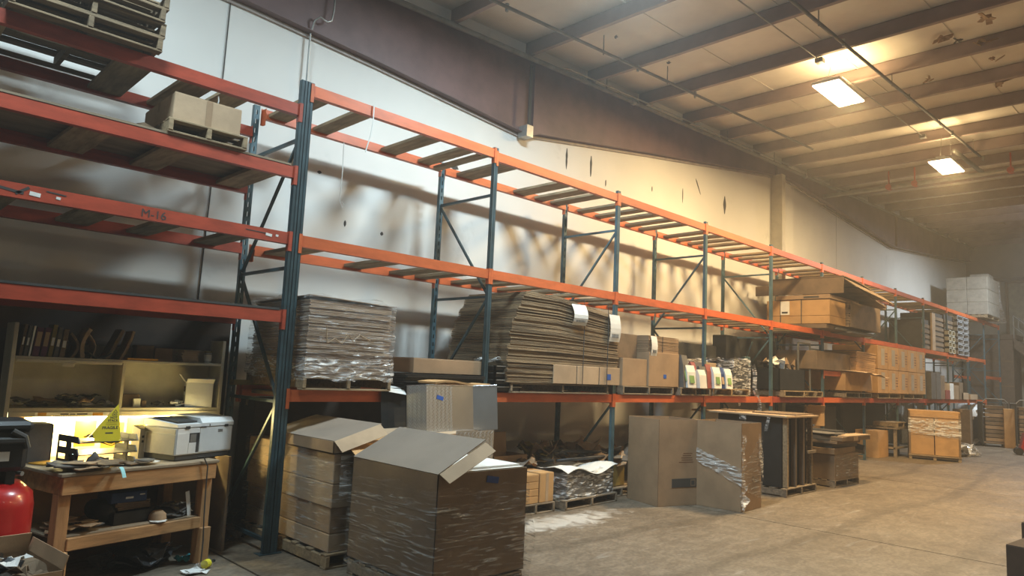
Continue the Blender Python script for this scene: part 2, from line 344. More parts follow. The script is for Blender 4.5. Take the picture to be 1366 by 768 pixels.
# roof: insulation facing above Z purlins
cl = structure('ceiling', MB().add([(XB,YB,z_roof(XB)+.262),(XE,YB,z_roof(XE)+.262),(XE,YW2,z_roof(XE)+.262),(XB,YW2,z_roof(XB)+.262),
      (XB,YB,z_roof(XB)+.4),(XE,YB,z_roof(XE)+.4),(XE,YW2,z_roof(XE)+.4),(XB,YW2,z_roof(XB)+.4)],
      [(0,3,2,1),(4,5,6,7),(0,1,5,4),(1,2,6,5),(2,3,7,6),(3,0,4,7)]), K['ceil'])
pz = MB().box(-.002, YB, 0, .002, YW-.02, .255).box(-.065, YB, 0, .002, YW-.02, .004).box(-.002, YB, .251, .065, YW-.02, .255).box(-.067, YB, 0, -.063, YW-.02, .02)
pm = pz.mesh('purlin', K['purlin']); px = 4.37 - 1.55*8
while px < XE-.2:
    part('purlin', pm, None, cl, (px, 0, z_roof(px))); px += 1.55
sm_ = MB()
x_ = -6.0
while x_ < XE:      # sagging seams of the facing between purlins
    pass; x_ += 1.53
for y_ in [-12.5+1.5*i for i in range(9)]:
    part('facing_seam', MB().bar((XB,y_,z_roof(XB)+.257),(XE,y_,z_roof(XE)+.257),.02,.012), K['ceil'], cl)
for (x,y,s_) in [(8.42,-3.35,0.26),(9.02,-3.83,0.24),(9.85,-3.81,0.18),(10.93,-3.67,0.34),(10.12,-2.81,0.16),(8.64,-3.58,0.1),(8.08,-4.07,0.2),(6.4,0.08,0.07),(4.99,0.11,0.05),(26.83,-0.78,0.6)]:
    zz = z_roof(x)+.20; t = MB()
    for k in range(5):
        a = random.random()*6.28; r_ = s_*(.3+.5*random.random())
        t.obox((x+math.cos(a)*r_*.6, y+math.sin(a)*r_*.6, zz-.01-random.random()*.05), (r_, r_*.5, .012), (random.uniform(-.7,.7), random.uniform(-.7,.7), a))
    part('torn_facing', t, K['card_edge'] if s_ > .15 else K['leather'], cl)
# rafter of the frame in the wall plane
bot = [(-8.2,5.95),(-.1,5.71),(1.6,5.62),(4.45,5.42),(4.65,5.50),(7.7,5.98),(12.8,6.76),(13.8,6.89),(16.45,6.76),(22.2,6.45),(27.5,6.9),(32.4,7.40)]
top = [(x, z_roof(x)-.012) for x, _ in bot]
rf = MB()
for i in range(len(bot)-1):
    (xa,za),(xb,zb) = bot[i], bot[i+1]
    rf.prism([(xa,za),(xb,zb),(xb,z_roof(xb)-.01),(xa,z_roof(xa)-.01)], 1.385, 1.395, 'y')
trr = structure('trim_1', rf, K['maroon'])
fb = MB()
for i in range(len(bot)-1):
    (xa,za),(xb,zb) = bot[i], bot[i+1]
    fb.add([(xa,1.31,za-.012),(xb,1.31,zb-.012),(xb,1.45,zb-.012),(xa,1.45,za-.012),(xa,1.31,za),(xb,1.31,zb),(xb,1.45,zb),(xa,1.45,za)],
           [(0,3,2,1),(4,5,6,7),(0,1,5,4),(1,2,6,5),(2,3,7,6),(3,0,4,7)])
part('bottom_flange', fb, K['maroon'], trr)
ft = MB().bar((-8,1.38,z_roof(-8)-.01),(32.4,1.38,z_roof(32.4)-.01),.16,.014)
part('top_flange', ft, K['maroon'], trr)
for x in (4.5, 13.2, 22.3):
    zb = [za+(zb_-za)*(x-xa)/(xb-xa) for (xa,za),(xb,zb_) in zip(bot,bot[1:]) if xa <= x <= xb][0]
    part('stiffener', MB().box(x-.006,1.32,zb,x+.006,1.385,z_roof(x)-.02), K['maroon'], trr)
eb = MB()
for i in range(len(bot)-1):
    (xa,za),(xb,zb) = bot[i], bot[i+1]; off = .10 if xa > 14 else 0
    eb.add([(xa,1.415+off,za-.06),(xb,1.415+off,zb-.06),(xb,1.448+off,zb-.06),(xa,1.448+off,za-.06),(xa,1.415+off,za-.015),(xb,1.415+off,zb-.015),(xb,1.448+off,zb-.015),(xa,1.448+off,za-.015)],
           [(0,3,2,1),(4,5,6,7),(0,1,5,4),(1,2,6,5),(2,3,7,6),(3,0,4,7)])
structure('trim_2', eb, mat('wall_cap', (0.42,0.36,0.32), .6))
# pilaster / column
structure('trim_3', MB().box(13.1,1.16,0,13.28,1.45,6.8), mat('painted_column', (0.52,0.48,0.38), .5, var=.06))

# ------------------------------------------------------------------ services under the roof
def pipe(label, pts, r, m='grey_pipe', n=10, name='sprinkler_pipe', coup=()):
    t = thing(name, label, 'pipe', pts[0])
    o = Vector(pts[0]); part('pipe_run', MB().tube([Vector(p)-o for p in pts], r, n), K[m], t, smooth=True)
    for c in coup: part('coupling', MB().tube([Vector(c)-o-Vector((.04,0,0)), Vector(c)-o+Vector((.04,0,0))], r*1.35, n), K['galv'], t)
    return t, o
def rz_(x, d): return z_roof(x)-d
P1, o1 = pipe('long grey sprinkler main running along the top of the maroon rafter', [(-6,1.22,rz_(-6,.08)),(32.2,1.22,rz_(32.2,.08))], .04, coup=[(7.0,1.22,rz_(7,.08)),(14.6,1.22,rz_(14.6,.08)),(17.3,1.22,rz_(17.3,.08))])
P2, o2 = pipe('thin galvanised conduit clipped beside the main on the rafter', [(-6,1.30,rz_(-6,.03)),(4.9,1.30,rz_(4.9,.03)),(5.1,1.16,rz_(5.1,.02)),(13.6,1.16,rz_(13.6,.02))], .014, 'galv', name='conduit')
P3, o3 = pipe('dark sprinkler branch crossing under the purlins nearest the wall', [(-4,.50,rz_(-4,.06)),(12.3,.10,rz_(12.3,.06))], .024)
P4, o4 = pipe('dark sprinkler branch crossing under the purlins above the two ceiling lamps', [(1,-2.45,rz_(1,.05)),(15.5,-2.45,rz_(15.5,.05))], .026)
P4b, o4b = pipe('short capped sprinkler pipe beyond the second ceiling lamp', [(14.3,-2.2,rz_(14.3,.12)),(17.0,-2.2,rz_(17,.12))], .05)
P5, o5 = pipe('large pale sprinkler cross main hung across the aisle with orange hangers', [(16.0,1.3,6.86),(16.0,-13.8,6.86)], .055, 'galv', coup=[])
for y in (-.35, -2.95, -.95, -6):
    part('hanger', MB().box(-.015,y-1.3-.015,-.06,.015,y-1.3+.015,.42).tube([(-.075,y-1.3,0),(.075,y-1.3,0)],.075,8), K['red'] , P5)
for t, o, lst in ((P3,o3,(2.0,4.9,6.6)),(P4,o4,(6.2,9.3,12.2,14.9)),(P1,o1,(.6,6.2,10.5,12.8))):
    for x in lst:
        zz = -.05+ (x-o.x)*.048
        y = 0 if t is not P3 else (x-o.x)*(-.4/16.3)
        part('hanger', MB().box(x-o.x-.006,y-.006,zz,x-o.x+.006,y+.006,zz+.32), K['grey_pipe'], t)
        if t is P3 or t is P4: part('sprinkler_head', MB().tube([(x-o.x+.9,y,zz+.04),(x-o.x+.9,y,zz+.15)],[.02,.03],8), K['galv'], t)
# conduit dropping down the wall beside the first upright
c1 = thing('conduit', 'steel conduit pipe with an offset bend running down the wall behind the first upright', 'conduit', (.67,1.38,2.6))
part('pipe_run', MB().tube([(0.0,.03,-2.4),(0,.03,2.30),(-.02,.0,2.42),(-.02,-.0,3.05),(-.01,-.07,3.20),(.04,-.10,3.25),(.13,-.10,3.22),(.19,-.10,3.26),(.21,-.10,3.40),(.22,-.10,3.9)],.013,8), K['galv'], c1, smooth=True)
part('clip', MB().box(-.03,.0,1.2,.03,.05,1.23).box(-.03,.0,2.3,.03,.05,2.33), K['galv'], c1)
hb = thing('wall_bracket', 'small grey bracket with a dark hanging strap on the rafter above the wall', 'bracket', (4.32,1.24,5.40))
part('strap', MB().box(-.03,-.01,.1,.03,.0,1.1), K['print'], hb); part('plate', MB().box(-.07,-.03,-.06,.07,.16,.12), K['galv'], hb)
# electrical feed along the lamps
wc = thing('lamp_feed_conduit', 'thin conduit feeding the row of ceiling lamps', 'conduit', (-3,-1.93,rz_(-3,.02)))
part('pipe_run', MB().tube([(0,0,0),(10.6,0,10.6*.048)],.011,6).tube([(11.5,0,11.5*.048),(16.0,0,16.0*.048)],.011,6), K['galv'], wc)
part('junction_box', MB().bbox(10.5,-.06,10.55*.048-.05,10.62,.06,10.55*.048+.03,.008), K['galv'], wc)
part('junction_box', MB().bbox(15.95,-.06,16*.048-.05,16.07,.06,16*.048+.03,.008), K['galv'], wc)

LAB = {0:'ceiling lamp overhead behind the camera near the left wall', 1:'cool white ceiling lamp above the first racks', 2:'larger bright ceiling lamp nearer the camera under the purlins',
       3:'smaller bright ceiling lamp farther off beside the pale pipe', 4:'cool white ceiling lamp just outside the right edge near the far racks'}
for i, (x,y,z,p,c) in enumerate(LAMPS):
    L_ = thing('ceiling_lamp', LAB.get(i, ['leftmost','second from left','middle','second from right','rightmost'][i-5]+' fill lamp added in an unseen outer ceiling row'), 'lamp', (x,y,z), 0, 'ceiling lamps')
    part('housing', MB().bbox(-.58,-.22,.02,.58,.22,.07,.01).box(-.50,-.08,.07,.50,.08,.12), K['white'], L_)
    d = MB().box(-.56,-.205,.0,.56,-.012,.018).box(-.56,.012,.0,.56,.205,.018)
    part('diffuser', d, emis('lamp_diffuser', tuple(min(1,.3+.7*q) for q in c), 9.0), L_)
    for sx in (-.45,.45):
        part('hanging_wire', MB().tube([(sx,0,.12),(sx*.75,0,z_roof(x)-z)],.004,5), K['galv'], L_)
    la = bpy.data.lights.new('lamp_light','AREA'); la.shape='RECTANGLE'; la.size=1.1; la.size_y=.40; la.energy=p; la.color=c
    lo = bpy.data.objects.new('lamp_light', la); lo.location=(0,0,-.01); lo.parent=L_; COL.objects.link(lo)
    lu = bpy.data.lights.new('lamp_uplight','AREA'); lu.shape='RECTANGLE'; lu.size=1.0; lu.size_y=.3; lu.energy=p*.065; lu.color=c
    uo = bpy.data.objects.new('lamp_uplight', lu); uo.location=(0,0,.14); uo.rotation_euler=(PI,0,0); uo.parent=L_; COL.objects.link(uo)

# ------------------------------------------------------------------ pallet racking
D = 1.075; S = 2.515
ZT, ZM, ZB = 4.40, 2.935, 1.47
POST_H = 4.45
def post_mesh(h, m, holes):
    b = MB(); w2 = .033
    if holes:
        b.box(-w2,0,0,-.009,.003,h); b.box(.009,0,0,w2,.003,h)
        z = .03
        while z < h-.05:
            b.box(-.009,0,z,.009,.003,z+.05); z += .1016
    else:
        b.box(-w2,0,0,-.007,.003,h); b.box(.007,0,0,w2,.003,h); b.box(-.010,.004,0,.010,.007,h)
    b.box(-w2,0,0,-w2+.003,.046,h); b.box(w2-.003,0,0,w2,.046,h); b.box(-w2,.043,0,-.016,.046,h); b.box(.016,.043,0,w2,.046,h)
    return b.mesh('upright_post', m)
plate_m = MB().box(-.07,-.02,0,.07,.10,.008).mesh('base_plate', K['teal'])
pm_f = {q: post_mesh(POST_H, K[q], False) for q in ('teal','teal_light')}; pm_b = {q: post_mesh(POST_H, K[q], True) for q in ('teal','teal_light')}
def beam_mesh(L_, m, h=.11):
    return MB().add(*[( [(0,y,z) for y,z in pr]+[(L_,y,z) for y,z in pr],
        [tuple(range(6))[::-1], tuple(range(6,12))]+[(i,(i+1)%6,(i+1)%6+6,i+6) for i in range(6)])
        for pr in [[(0,-h),(.062,-h),(.062,-.042),(.04,-.042),(.04,0),(0,0)]]][0]).mesh('beam', m)
con_m = {}
for k_ in ('orange','red'):
    con_m[k_] = MB().box(-.032,-.006,-.175,.0,-.001,.012).box(-.002,-.006,-.175,.002,.05,.012).mesh('beam_connector', K[k_])
bm_cache = {}
def add_beam(rack, x0, x1, ztop, back=False, m='orange'):
    L_ = x1-x0-.066; key = (round(L_,3), m)
    if key not in bm_cache: bm_cache[key] = beam_mesh(L_, K[m])
    if not back:
        b = part('beam', bm_cache[key], None, rack, (x0+.033, .004, ztop))
    else:
        b = part('beam', bm_cache[key], None, rack, (x1-.033, D-.004, ztop), (0,0,PI))
    part('beam_connector', con_m[m], None, b, (0,-.004,0)); c = part('beam_connector', con_m[m], None, b, (L_,-.004,0)); c.scale = (-1,1,1)
    return b
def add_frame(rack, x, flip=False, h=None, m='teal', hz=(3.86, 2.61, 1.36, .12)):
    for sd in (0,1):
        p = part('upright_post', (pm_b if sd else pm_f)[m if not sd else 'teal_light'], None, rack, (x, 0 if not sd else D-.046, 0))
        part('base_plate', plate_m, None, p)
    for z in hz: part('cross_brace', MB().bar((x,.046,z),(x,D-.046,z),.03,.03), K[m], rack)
    for i in range(len(hz)-1):
        a, b = hz[i]-.03, hz[i+1]+.03
        f = (i % 2 == 0) ^ flip
        part('diagonal_brace', MB().bar((x,.046 if f else D-.046,a),(x,D-.046 if f else .046,b),.026,.026), K[m], rack)
pl_cache = {}
def add_plank(rack, x0, x1, ztop, m='plank'):
    key = (round(x1-x0,2), m)
    if key not in pl_cache:
        pl_cache[key] = MB().bbox(-(x1-x0)/2,0,-.038,(x1-x0)/2,D-.05,0,.004).mesh('support_plank', K[m])
    return part('support_plank', pl_cache[key], None, rack, ((x0+x1)/2, .025+random.uniform(-.005,.005), ztop-.003+random.uniform(0,.004)), (0,0,random.uniform(-.02,.02)))

LR = thing('pallet_rack', 'red left bay of the pallet racking standing over the cluttered workbench', 'rack', (0,0,0), 0, None)
add_frame(LR, -.068, flip=False); add_frame(LR, -3.85, flip=True)
for z in (4.2, 3.58, 2.94, 2.2):
    add_beam(LR, -3.85, -.068, z, m='red'); add_beam(LR, -3.85, -.068, z, True, m='red')
for a, b in ((-3.3,-3.02),(-2.7,-2.42),(-1.68,-1.40),(-1.15,-.88),(-.80,-.55)): add_plank(LR, a, b, 4.2-.042)
for a, b in ((-3.2,-2.95),(-2.45,-2.2),(-1.78,-1.52),(-1.20,-1.0),(-.60,-.38)): add_plank(LR, a, b, 2.94-.042)
for a, b in ((-1.9,-1.62),(-1.25,-1.0),(-.45,-.2)): add_plank(LR, a, b, 3.58-.042)
part('deck_board', MB().box(-3.8,.0,3.583,-.14,D,3.601), K['ply'], LR)
part('deck_board', MB().box(-3.8,-.0,2.203,-.14,D,2.222), K['charcoal'], LR, label='dark deck board')
text_part('M-16', .095, K['print'], LR, (-1.40,.0025,2.852), (PI/2,0,0), ext=.0004, align='LEFT')
for (x,z,w_,h_) in ((-2.13,2.878,.07,.030),(-1.98,2.878,.03,.02),(-.30,2.885,.06,.025),(-.22,2.89,.025,.02)):
    part('paint_chip', MB().obox((x,.0025,z),(w_,.002,h_),(0,.1,0)), K['paper'], LR)
part('scribble', MB().bar((-2.35,.003,2.89),(-2.2,.003,2.87),.002,.02).bar((-2.25,.003,2.86),(-2.17,.003,2.92),.002,.02).bar((-2.06,.003,2.915),(-1.93,.003,2.905),.002,.01).bar((-.52,.003,2.90),(-.33,.003,2.895),.002,.008), K['print'], LR)

RR = thing('pallet_rack', 'long run of orange beams and blue green uprights stretching down the wall', 'rack', (0,0,0))
XE_R = 11*S
flips = [0,1,0,0,1,0,1,0,1,0,1,0]
p0 = part('upright_post', pm_f['teal'], None, RR, (0,0,0)); part('base_plate', plate_m, None, p0)
for k in range(1,12):
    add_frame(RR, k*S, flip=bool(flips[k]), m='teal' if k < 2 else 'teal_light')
for k in range(11):
    x0, x1 = k*S, (k+1)*S
    for z in (ZT+(.03 if k == 0 else 0), ZM, ZB):
        c = 'orange' if not (z == ZB and k in (4,6,7,8)) else 'red'
        add_beam(RR, x0, x1, z, m=c); add_beam(RR, x0, x1, z, True, m='orange')
add_beam(RR, 5*S, 6*S, 2.06, m='orange')
def planks(k, z, lst):
    for a, wd in lst: add_plank(RR, k*S+a, k*S+a+wd, z-.042)
planks(0, ZT+.03, ((.05,.22),(.58,.20),(1.5,.24),(2.06,.2))); planks(0, ZT, ((2.32,.12),))
planks(1, ZT, ((.2,.3),(1.3,.26),(1.75,.22),(2.1,.22)))
for k in range(2,11):
    n = 5; o_ = random.uniform(.1,.25)
    planks(k, ZT, [(o_+i*.44+random.uniform(-.06,.06), .18) for i in range(n)])
planks(0, ZM, ((.15,.26),(1.1,.24),(1.75,.22),(2.15,.2)))
for k in range(1,11):
    planks(k, ZM, [(.15+i*.46+random.uniform(-.06,.06), .2) for i in range(5)])
for k in range(0,11):
    planks(k, ZB, [(.15+i*.62, .2) for i in range(4)])
# strings dangling from the top beams
single('dangling_string', 'long white string hanging from the back top beam with a tangled curl', 'string', MB().tube([(1.0,1.02,4.33),(1.0,1.0,4.0),(.99,1.0,3.62),(1.02,.98,3.53),(1.06,1.0,3.57),(1.03,1.02,3.62)],.005,5), K['paper'])
single('dangling_string', 'short white strap looped over the front top beam in the first bay', 'string', MB().tube([(.72,-.01,4.44),(.72,-.012,4.25),(.70,-.012,4.1),(.66,-.0,3.92)],.007,5), K['paper'])

# ------------------------------------------------------------------ builders for goods
pal_cache = {}
def pallet_parts(parent, w_=1.02, d=1.2, m='wood', off=(0,0,0), blocks=False):
    key = (w_, d, m, blocks)
    if key not in pal_cache:
        pal_cache[key] = (MB().bbox(-w_/2,-.045,0,w_/2,.045,.018,.003).mesh('deck_board', K[m]),
                          MB().bbox(-.019,-d/2,0,.019,d/2,.089,.004).mesh('stringer', K[m]))
    db, st = pal_cache[key]
    for i in range(7):
        part('deck_board', db, None, parent, (off[0], off[1]-d/2+.05+i*(d-.1)/6, off[2]+.107), (0,0,random.uniform(-.012,.012)))
    for i in range(3):
        part('bottom_board', db, None, parent, (off[0], off[1]-d/2+.05+i*(d-.1)/2, off[2]))
    for i in range(3):
        part('stringer', st, None, parent, (off[0]-w_/2+.022+i*(w_-.044)/2, off[1], off[2]+.018))
def pallet(label, x, y, z, rz=0, w_=1.02, d=1.2, m='wood', group=None, name='wooden_pallet'):
    t = thing(name, label, 'pallet', (x,y,z), rz, group); pallet_parts(t, w_, d, m); return t

def carton_parts(t, w_, d, h, m='card', open_=False, flaps=None, tape=True, off=(0,0,0), th=.006, fill=True):
    ox, oy, oz = off; b = MB()
    if not open_:
        b.bbox(ox-w_/2,oy-d/2,oz,ox+w_/2,oy+d/2,oz+h,.005)
        body = part('carton_body', b, K[m], t)
        f = MB().box(ox-w_/2+.003,oy-d/2+.003,oz+h,ox+w_/2-.003,oy-.003,oz+h+.005); part('top_flap', f, K[m], t)
        f = MB().box(ox-w_/2+.003,oy+.003,oz+h,ox+w_/2-.003,oy+d/2-.003,oz+h+.005); part('top_flap', f, K[m], t)
        if tape:
            part('tape', MB().box(ox-w_/2-.001,oy-.03,oz+h-.09,ox-w_/2+.001,oy+.03,oz+h+.003).box(ox-w_/2,oy-.03,oz+h+.005,ox+w_/2,oy+.03,oz+h+.0065).box(ox+w_/2-.001,oy-.03,oz+h-.09,ox+w_/2+.001,oy+.03,oz+h+.003), K['card_light'], t)
    else:
        b.box(ox-w_/2,oy-d/2,oz,ox+w_/2,oy+d/2,oz+th)
        b.box(ox-w_/2,oy-d/2,oz,ox+w_/2,oy-d/2+th,oz+h); b.box(ox-w_/2,oy+d/2-th,oz,ox+w_/2,oy+d/2,oz+h)
        b.box(ox-w_/2,oy-d/2,oz,ox-w_/2+th,oy+d/2,oz+h); b.box(ox+w_/2-th,oy-d/2,oz,ox+w_/2,oy+d/2,oz+h)
        body = part('carton_body', b, K[m], t)
        for side, ang, ln in (flaps or []):
            if side in 'lr':
                sgn = -1 if side == 'l' else 1
                q = MB().box(0,-d/2+.004,0,ln,d/2-.004,th)
                o = part('top_flap', q, K[m], t, (ox+sgn*w_/2, oy, oz+h), (0, -ang if side == 'r' else PI+ang, 0))
                if side == 'l': o.rotation_euler = (0, -(PI-ang), 0)
            else:
                q = MB().box(-w_/2+.004,0,0,w_/2-.004,ln,th)
                o = part('top_flap', q, K[m], t, (ox, oy+(d/2 if side == 'b' else -d/2), oz+h), ((ang) if side == 'b' else (PI-ang),0,0))
    return body
def carton(label, x, y, z, w_, d, h, rz=0, m='card', open_=False, flaps=None, group=None, name='cardboard_box', tape=True):
    t = thing(name, label, 'box', (x,y,z), rz, group); carton_parts(t, w_, d, h, m, open_, flaps, tape); return t
def tape_patch(t, x, y, z, w_, h, face='y', m='bluetape', rot=0, label='blue tape patch'):
    b = MB().box(-w_/2,-.001,-h/2,w_/2,.001,h/2)
    return part('tape_patch', b, K[m], t, (x,y,z), (0,rot,0 if face == 'y' else PI/2), label=label)
def wrap_shell(t, w_, d, z0, z1, m='film', off=(0,0), amp=.009, nx=22, nz=18, top=True, name='stretch_wrap', bulge=.0):
    per = []
    for i in range(nx): per.append((-w_/2+w_*i/nx, -d/2, 0,-1))
    for i in range(nx): per.append((w_/2, -d/2+d*i/nx, 1,0))
    for i in range(nx): per.append((w_/2-w_*i/nx, d/2, 0,1))
    for i in range(nx): per.append((-w_/2, d/2-d*i/nx, -1,0))
    n = len(per); vs = []; fs = []
    ph = random.random()*10
    for k in range(nz+1):
        for j, (x,y,a,b) in enumerate(per):
            tt = k/nz
            w1 = math.sin(j*.9+k*1.7+ph)*math.sin(k*2.3+j*.35+ph)*amp*.5 + random.uniform(0,amp) + .006 + bulge*math.sin(PI*tt)
            L_ = math.hypot(x,y) or 1
            vs.append((off[0]+x+(a or 0)*w1+x/L_*.004, off[1]+y+(b or 0)*w1+y/L_*.004, z0+(z1-z0)*tt+random.uniform(-.01,.01)+ (math.sin(j*.5)*.02 if k in (0,nz) else 0)))
    for k in range(nz):
        for j in range(n): fs.append((k*n+j, k*n+(j+1)%n, (k+1)*n+(j+1)%n, (k+1)*n+j))
    if top:
        c = len(vs); vs.append((off[0],off[1],z1+.01))
        for j in range(n): fs.append((nz*n+j, nz*n+(j+1)%n, c))
    b = MB(); b.add(vs, fs); return part(name, b, K[m], t, smooth=False)
def layers(t, x0, x1, y0, y1, z0, z1, n, m='card_edge', jit=.015, name='cardboard_layers', tilt=0.0, cren=0.0):
    b = MB(); h = (z1-z0)/n
    for i in range(n):
        j = [random.uniform(-jit, jit) for _ in range(4)]
        f = 1-cren*((i/n)**3)
        z = z0+i*h
        b.box(x0+j[0], y0+j[1], z, x1+j[2], y1+j[3], z+h*random.uniform(.62,.9))
    return part(name, b, K[m], t, kind='stuff')
def label_sheet(t, loc, w_=.10, h=.17, rz=0, curl=.03):
    fn = lambda u,v: ((u-.5)*w_, -curl*math.sin(PI*v*.9)-.02*v*(1-v), -v*h)
    p = part('shipping_label', MB().sheet(fn, 3, 6, .0008), K['paper'], t, loc, (0,0,rz), label='white shipping label')
    q = MB()
    for i in range(9): q.box(-w_*.3+i*w_*.07, -.0, 0, -w_*.3+i*w_*.07+w_*(.02 if i%2 else .045), .0008, h*.16)
    part('barcode', q, K['print'], p, (0, -curl*math.sin(PI*.8*.9)-.0065-.001, -h*.86))
    return p

# ------------------------------------------------------------------ left rack, upper levels
for k, (dx, lab) in enumerate(((0,'bottom pallet of the dark stack on the red top beams'),(.015,'second pallet up in the dark stack on the red top beams'),(-.01,'third pallet up in the stack on the red top beams'),(.02,'top pallet of the stack on the red top beams'))):
    pallet(lab, -1.93+dx, .44+dx, 4.203+k*.127, random.uniform(-.01,.01), 1.05, 1.15, 'wood_dark', 'pallets stacked on the red top beams')
for k, (dx, lab) in enumerate(((0,'lower pallet at the left frame edge on the top beams'),(.02,'upper pallet at the left frame edge on the top beams'))):
    pallet(lab, -3.05+dx, .45, 4.203+k*.127, 0, 1.02, 1.15, 'wood_dark', 'pallets stacked on the red top beams')
pallet('small yellow pine pallet on the plywood deck under a cardboard box', -.92, .47, 3.603, -.02, .68, 1.0, 'wood')
t = carton('tan cardboard box on the small pallet of the upper plywood deck', -.93, .42, 3.73, .58, .80, .24, -.02, 'card_light')
part('tape', MB().box(-.02,-.4025,0.005,.03,-.3995,.24), K['card'], t)
single('torn_carton', 'crumpled dark cardboard scrap left of the boxed pallet on the plywood deck', 'cardboard', MB().obox((0,0,.03),(.2,.5,.05),(.1,.2,.2)).obox((.08,.1,.07),(.14,.4,.02),(.3,-.2,.5)), K['card_dark'], (-1.38,.35,3.605))
single('dangling_wire', 'short pale wire hanging above the box on the upper deck', 'wire', MB().tube([(0,0,.32),(.015,0,.2),(-.005,0,.1),(.05,0,.03),(.09,0,.0)],.006,5), K['paper'], (-.80,.22,3.87))

# ------------------------------------------------------------------ workbench corner
bench = thing('workbench', 'scuffed yellow timber workbench under the red rack beams', 'workbench', (-1.79,-.25,0), .23)
BW, BD, BH = 1.25, .72, .86
part('tabletop', MB().bbox(-.02,-.01,BH-.025,BW+.02,BD,BH,.004), K['ply'], bench)
part('apron', MB().bbox(0,0,BH-.155,BW,.038,BH-.025,.004), K['lumber'], bench)
part('apron', MB().bbox(0,BD-.04,BH-.155,BW,BD-.002,BH-.025,.004), K['lumber'], bench)
for x in (0.0, BW-.038): part('apron', MB().bbox(x,.04,BH-.155,x+.038,BD-.042,BH-.025,.004), K['lumber'], bench)
for x in (.0, BW-.09):
    for y in (.04, BD-.13):
        part('leg', MB().bbox(x,y,0,x+.088,y+.088,BH-.155 if y<.1 else BH-.03,.004), K['lumber_v'], bench)
        part('leg_block', MB().bbox(x-.004,y-.038,0,x+.09,y,.30,.004), K['lumber_v'], bench)
part('shelf_rail', MB().bbox(.09,.03,.30,BW-.09,.068,.39,.004), K['lumber'], bench)
part('shelf_board', MB().bbox(.02,.07,.385,BW-.02,BD-.05,.40,.003), K['ply'], bench)
def onb(x, y, z=BH):   # bench-local to world
    c, s = math.cos(.23), math.sin(.23); return (-1.79+x*c-y*s, -.25+x*s+y*c, z)

# hutch
H = thing('shelf_hutch', 'cream steel hutch with divided shelves standing behind the workbench', 'shelf', (-2.0,.72,0), .0)
HW, HD = 1.67, .30
part('side_panel', MB().bbox(-.03,0,.0,.0,HD,1.95,.003), K['offwhite'], H)
part('side_panel', MB().bbox(HW,0,.0,HW+.03,HD,1.90,.003), K['offwhite'], H)
part('back_panel', MB().box(0,HD-.012,.0,HW,HD,1.80), K['offwhite'], H)
part('shelf_board', MB().bbox(0,0,1.655,HW,HD-.014,1.68,.003), K['offwhite'], H)
part('shelf_board', MB().bbox(0,0,1.225,HW,HD-.014,1.262,.003), K['offwhite'], H)
part('light_block_desk', MB().bbox(0,-.13,.80,HW,HD-.014,.835,.003).box(0,.02,.0,HW,.03,.80), K['card_dark'], H)  # desk added to block tube light from spilling below the bench
part('divider', MB().bbox(.80,.0,1.262,.825,HD-.014,1.655,.003), K['offwhite'], H)
part('shelf_lip', MB().bbox(0,-.012,1.19,HW,-.001,1.232,.003), K['offwhite'], H)
part('shelf_lip', MB().bbox(.01,-.012,1.635,.79,-.001,1.66,.002), K['offwhite'], H)
part('catch_plate', MB().bbox(.33,-.016,1.605,.42,-.012,1.637,.002), K['offwhite'], H)
part('label_strip', MB().box(.18,-.0145,1.198,.78,-.0125,1.226), K['paper'], H, label='paper strip with marks')
part('label_marks', MB().box(.36,-.016,1.206,.42,-.0148,1.216).box(.43,-.016,1.206,.47,-.0148,1.214).box(.48,-.016,1.206,.56,-.0148,1.216), K['print'], H)
for a_,z_,b_,c_ in ((.02,1.10,.11,1.19),(.2,1.2,.26,1.224),(.60,1.19,.68,1.222)): part('amber_label', MB().box(a_,-.0155,z_,b_,-.0142,c_), K['amber'], H)
for (x,z,m_,w_,h_) in ((.62,1.02,'amber',.2,.22),(.86,.98,'amber',.18,.26),(1.05,1.05,'yellow',.16,.2),(.30,1.00,'paper',.3,.2),(.12,1.0,'card_light',.2,.26),(1.25,1.02,'paper',.16,.2)):
    part('pinned_note', MB().box(x-w_/2,HD-.0155,z-h_/2,x+w_/2,HD-.0125,z+h_/2), K[m_], H, label={'amber':'amber note','yellow':'yellow note','paper':'white sheet','card_light':'tan sheet'}[m_])
# under shelf fluorescent
lt = thing('under_shelf_light', 'glowing yellow tube light under the cream hutch shelf', 'lamp', (-1.18,.86,1.20))
part('housing', MB().bbox(-.65,-.05,.0,.70,.05,.022,.004), K['offwhite'], lt)
part('tube', MB().tube([(-.62,0,-.014),(.67,0,-.014)],.012,8), emis('tube_glow',(1,.80,.30),14), lt)
for x_ in (-.5,-.15,.25,.64):
    la = bpy.data.lights.new('tube_light','POINT'); la.shadow_soft_size=.02; la.energy=22; la.color=(1,.82,.36)
    lo = bpy.data.objects.new('tube_light', la); lo.location=(x_,-.0,-.045); lo.parent=lt; COL.objects.link(lo)

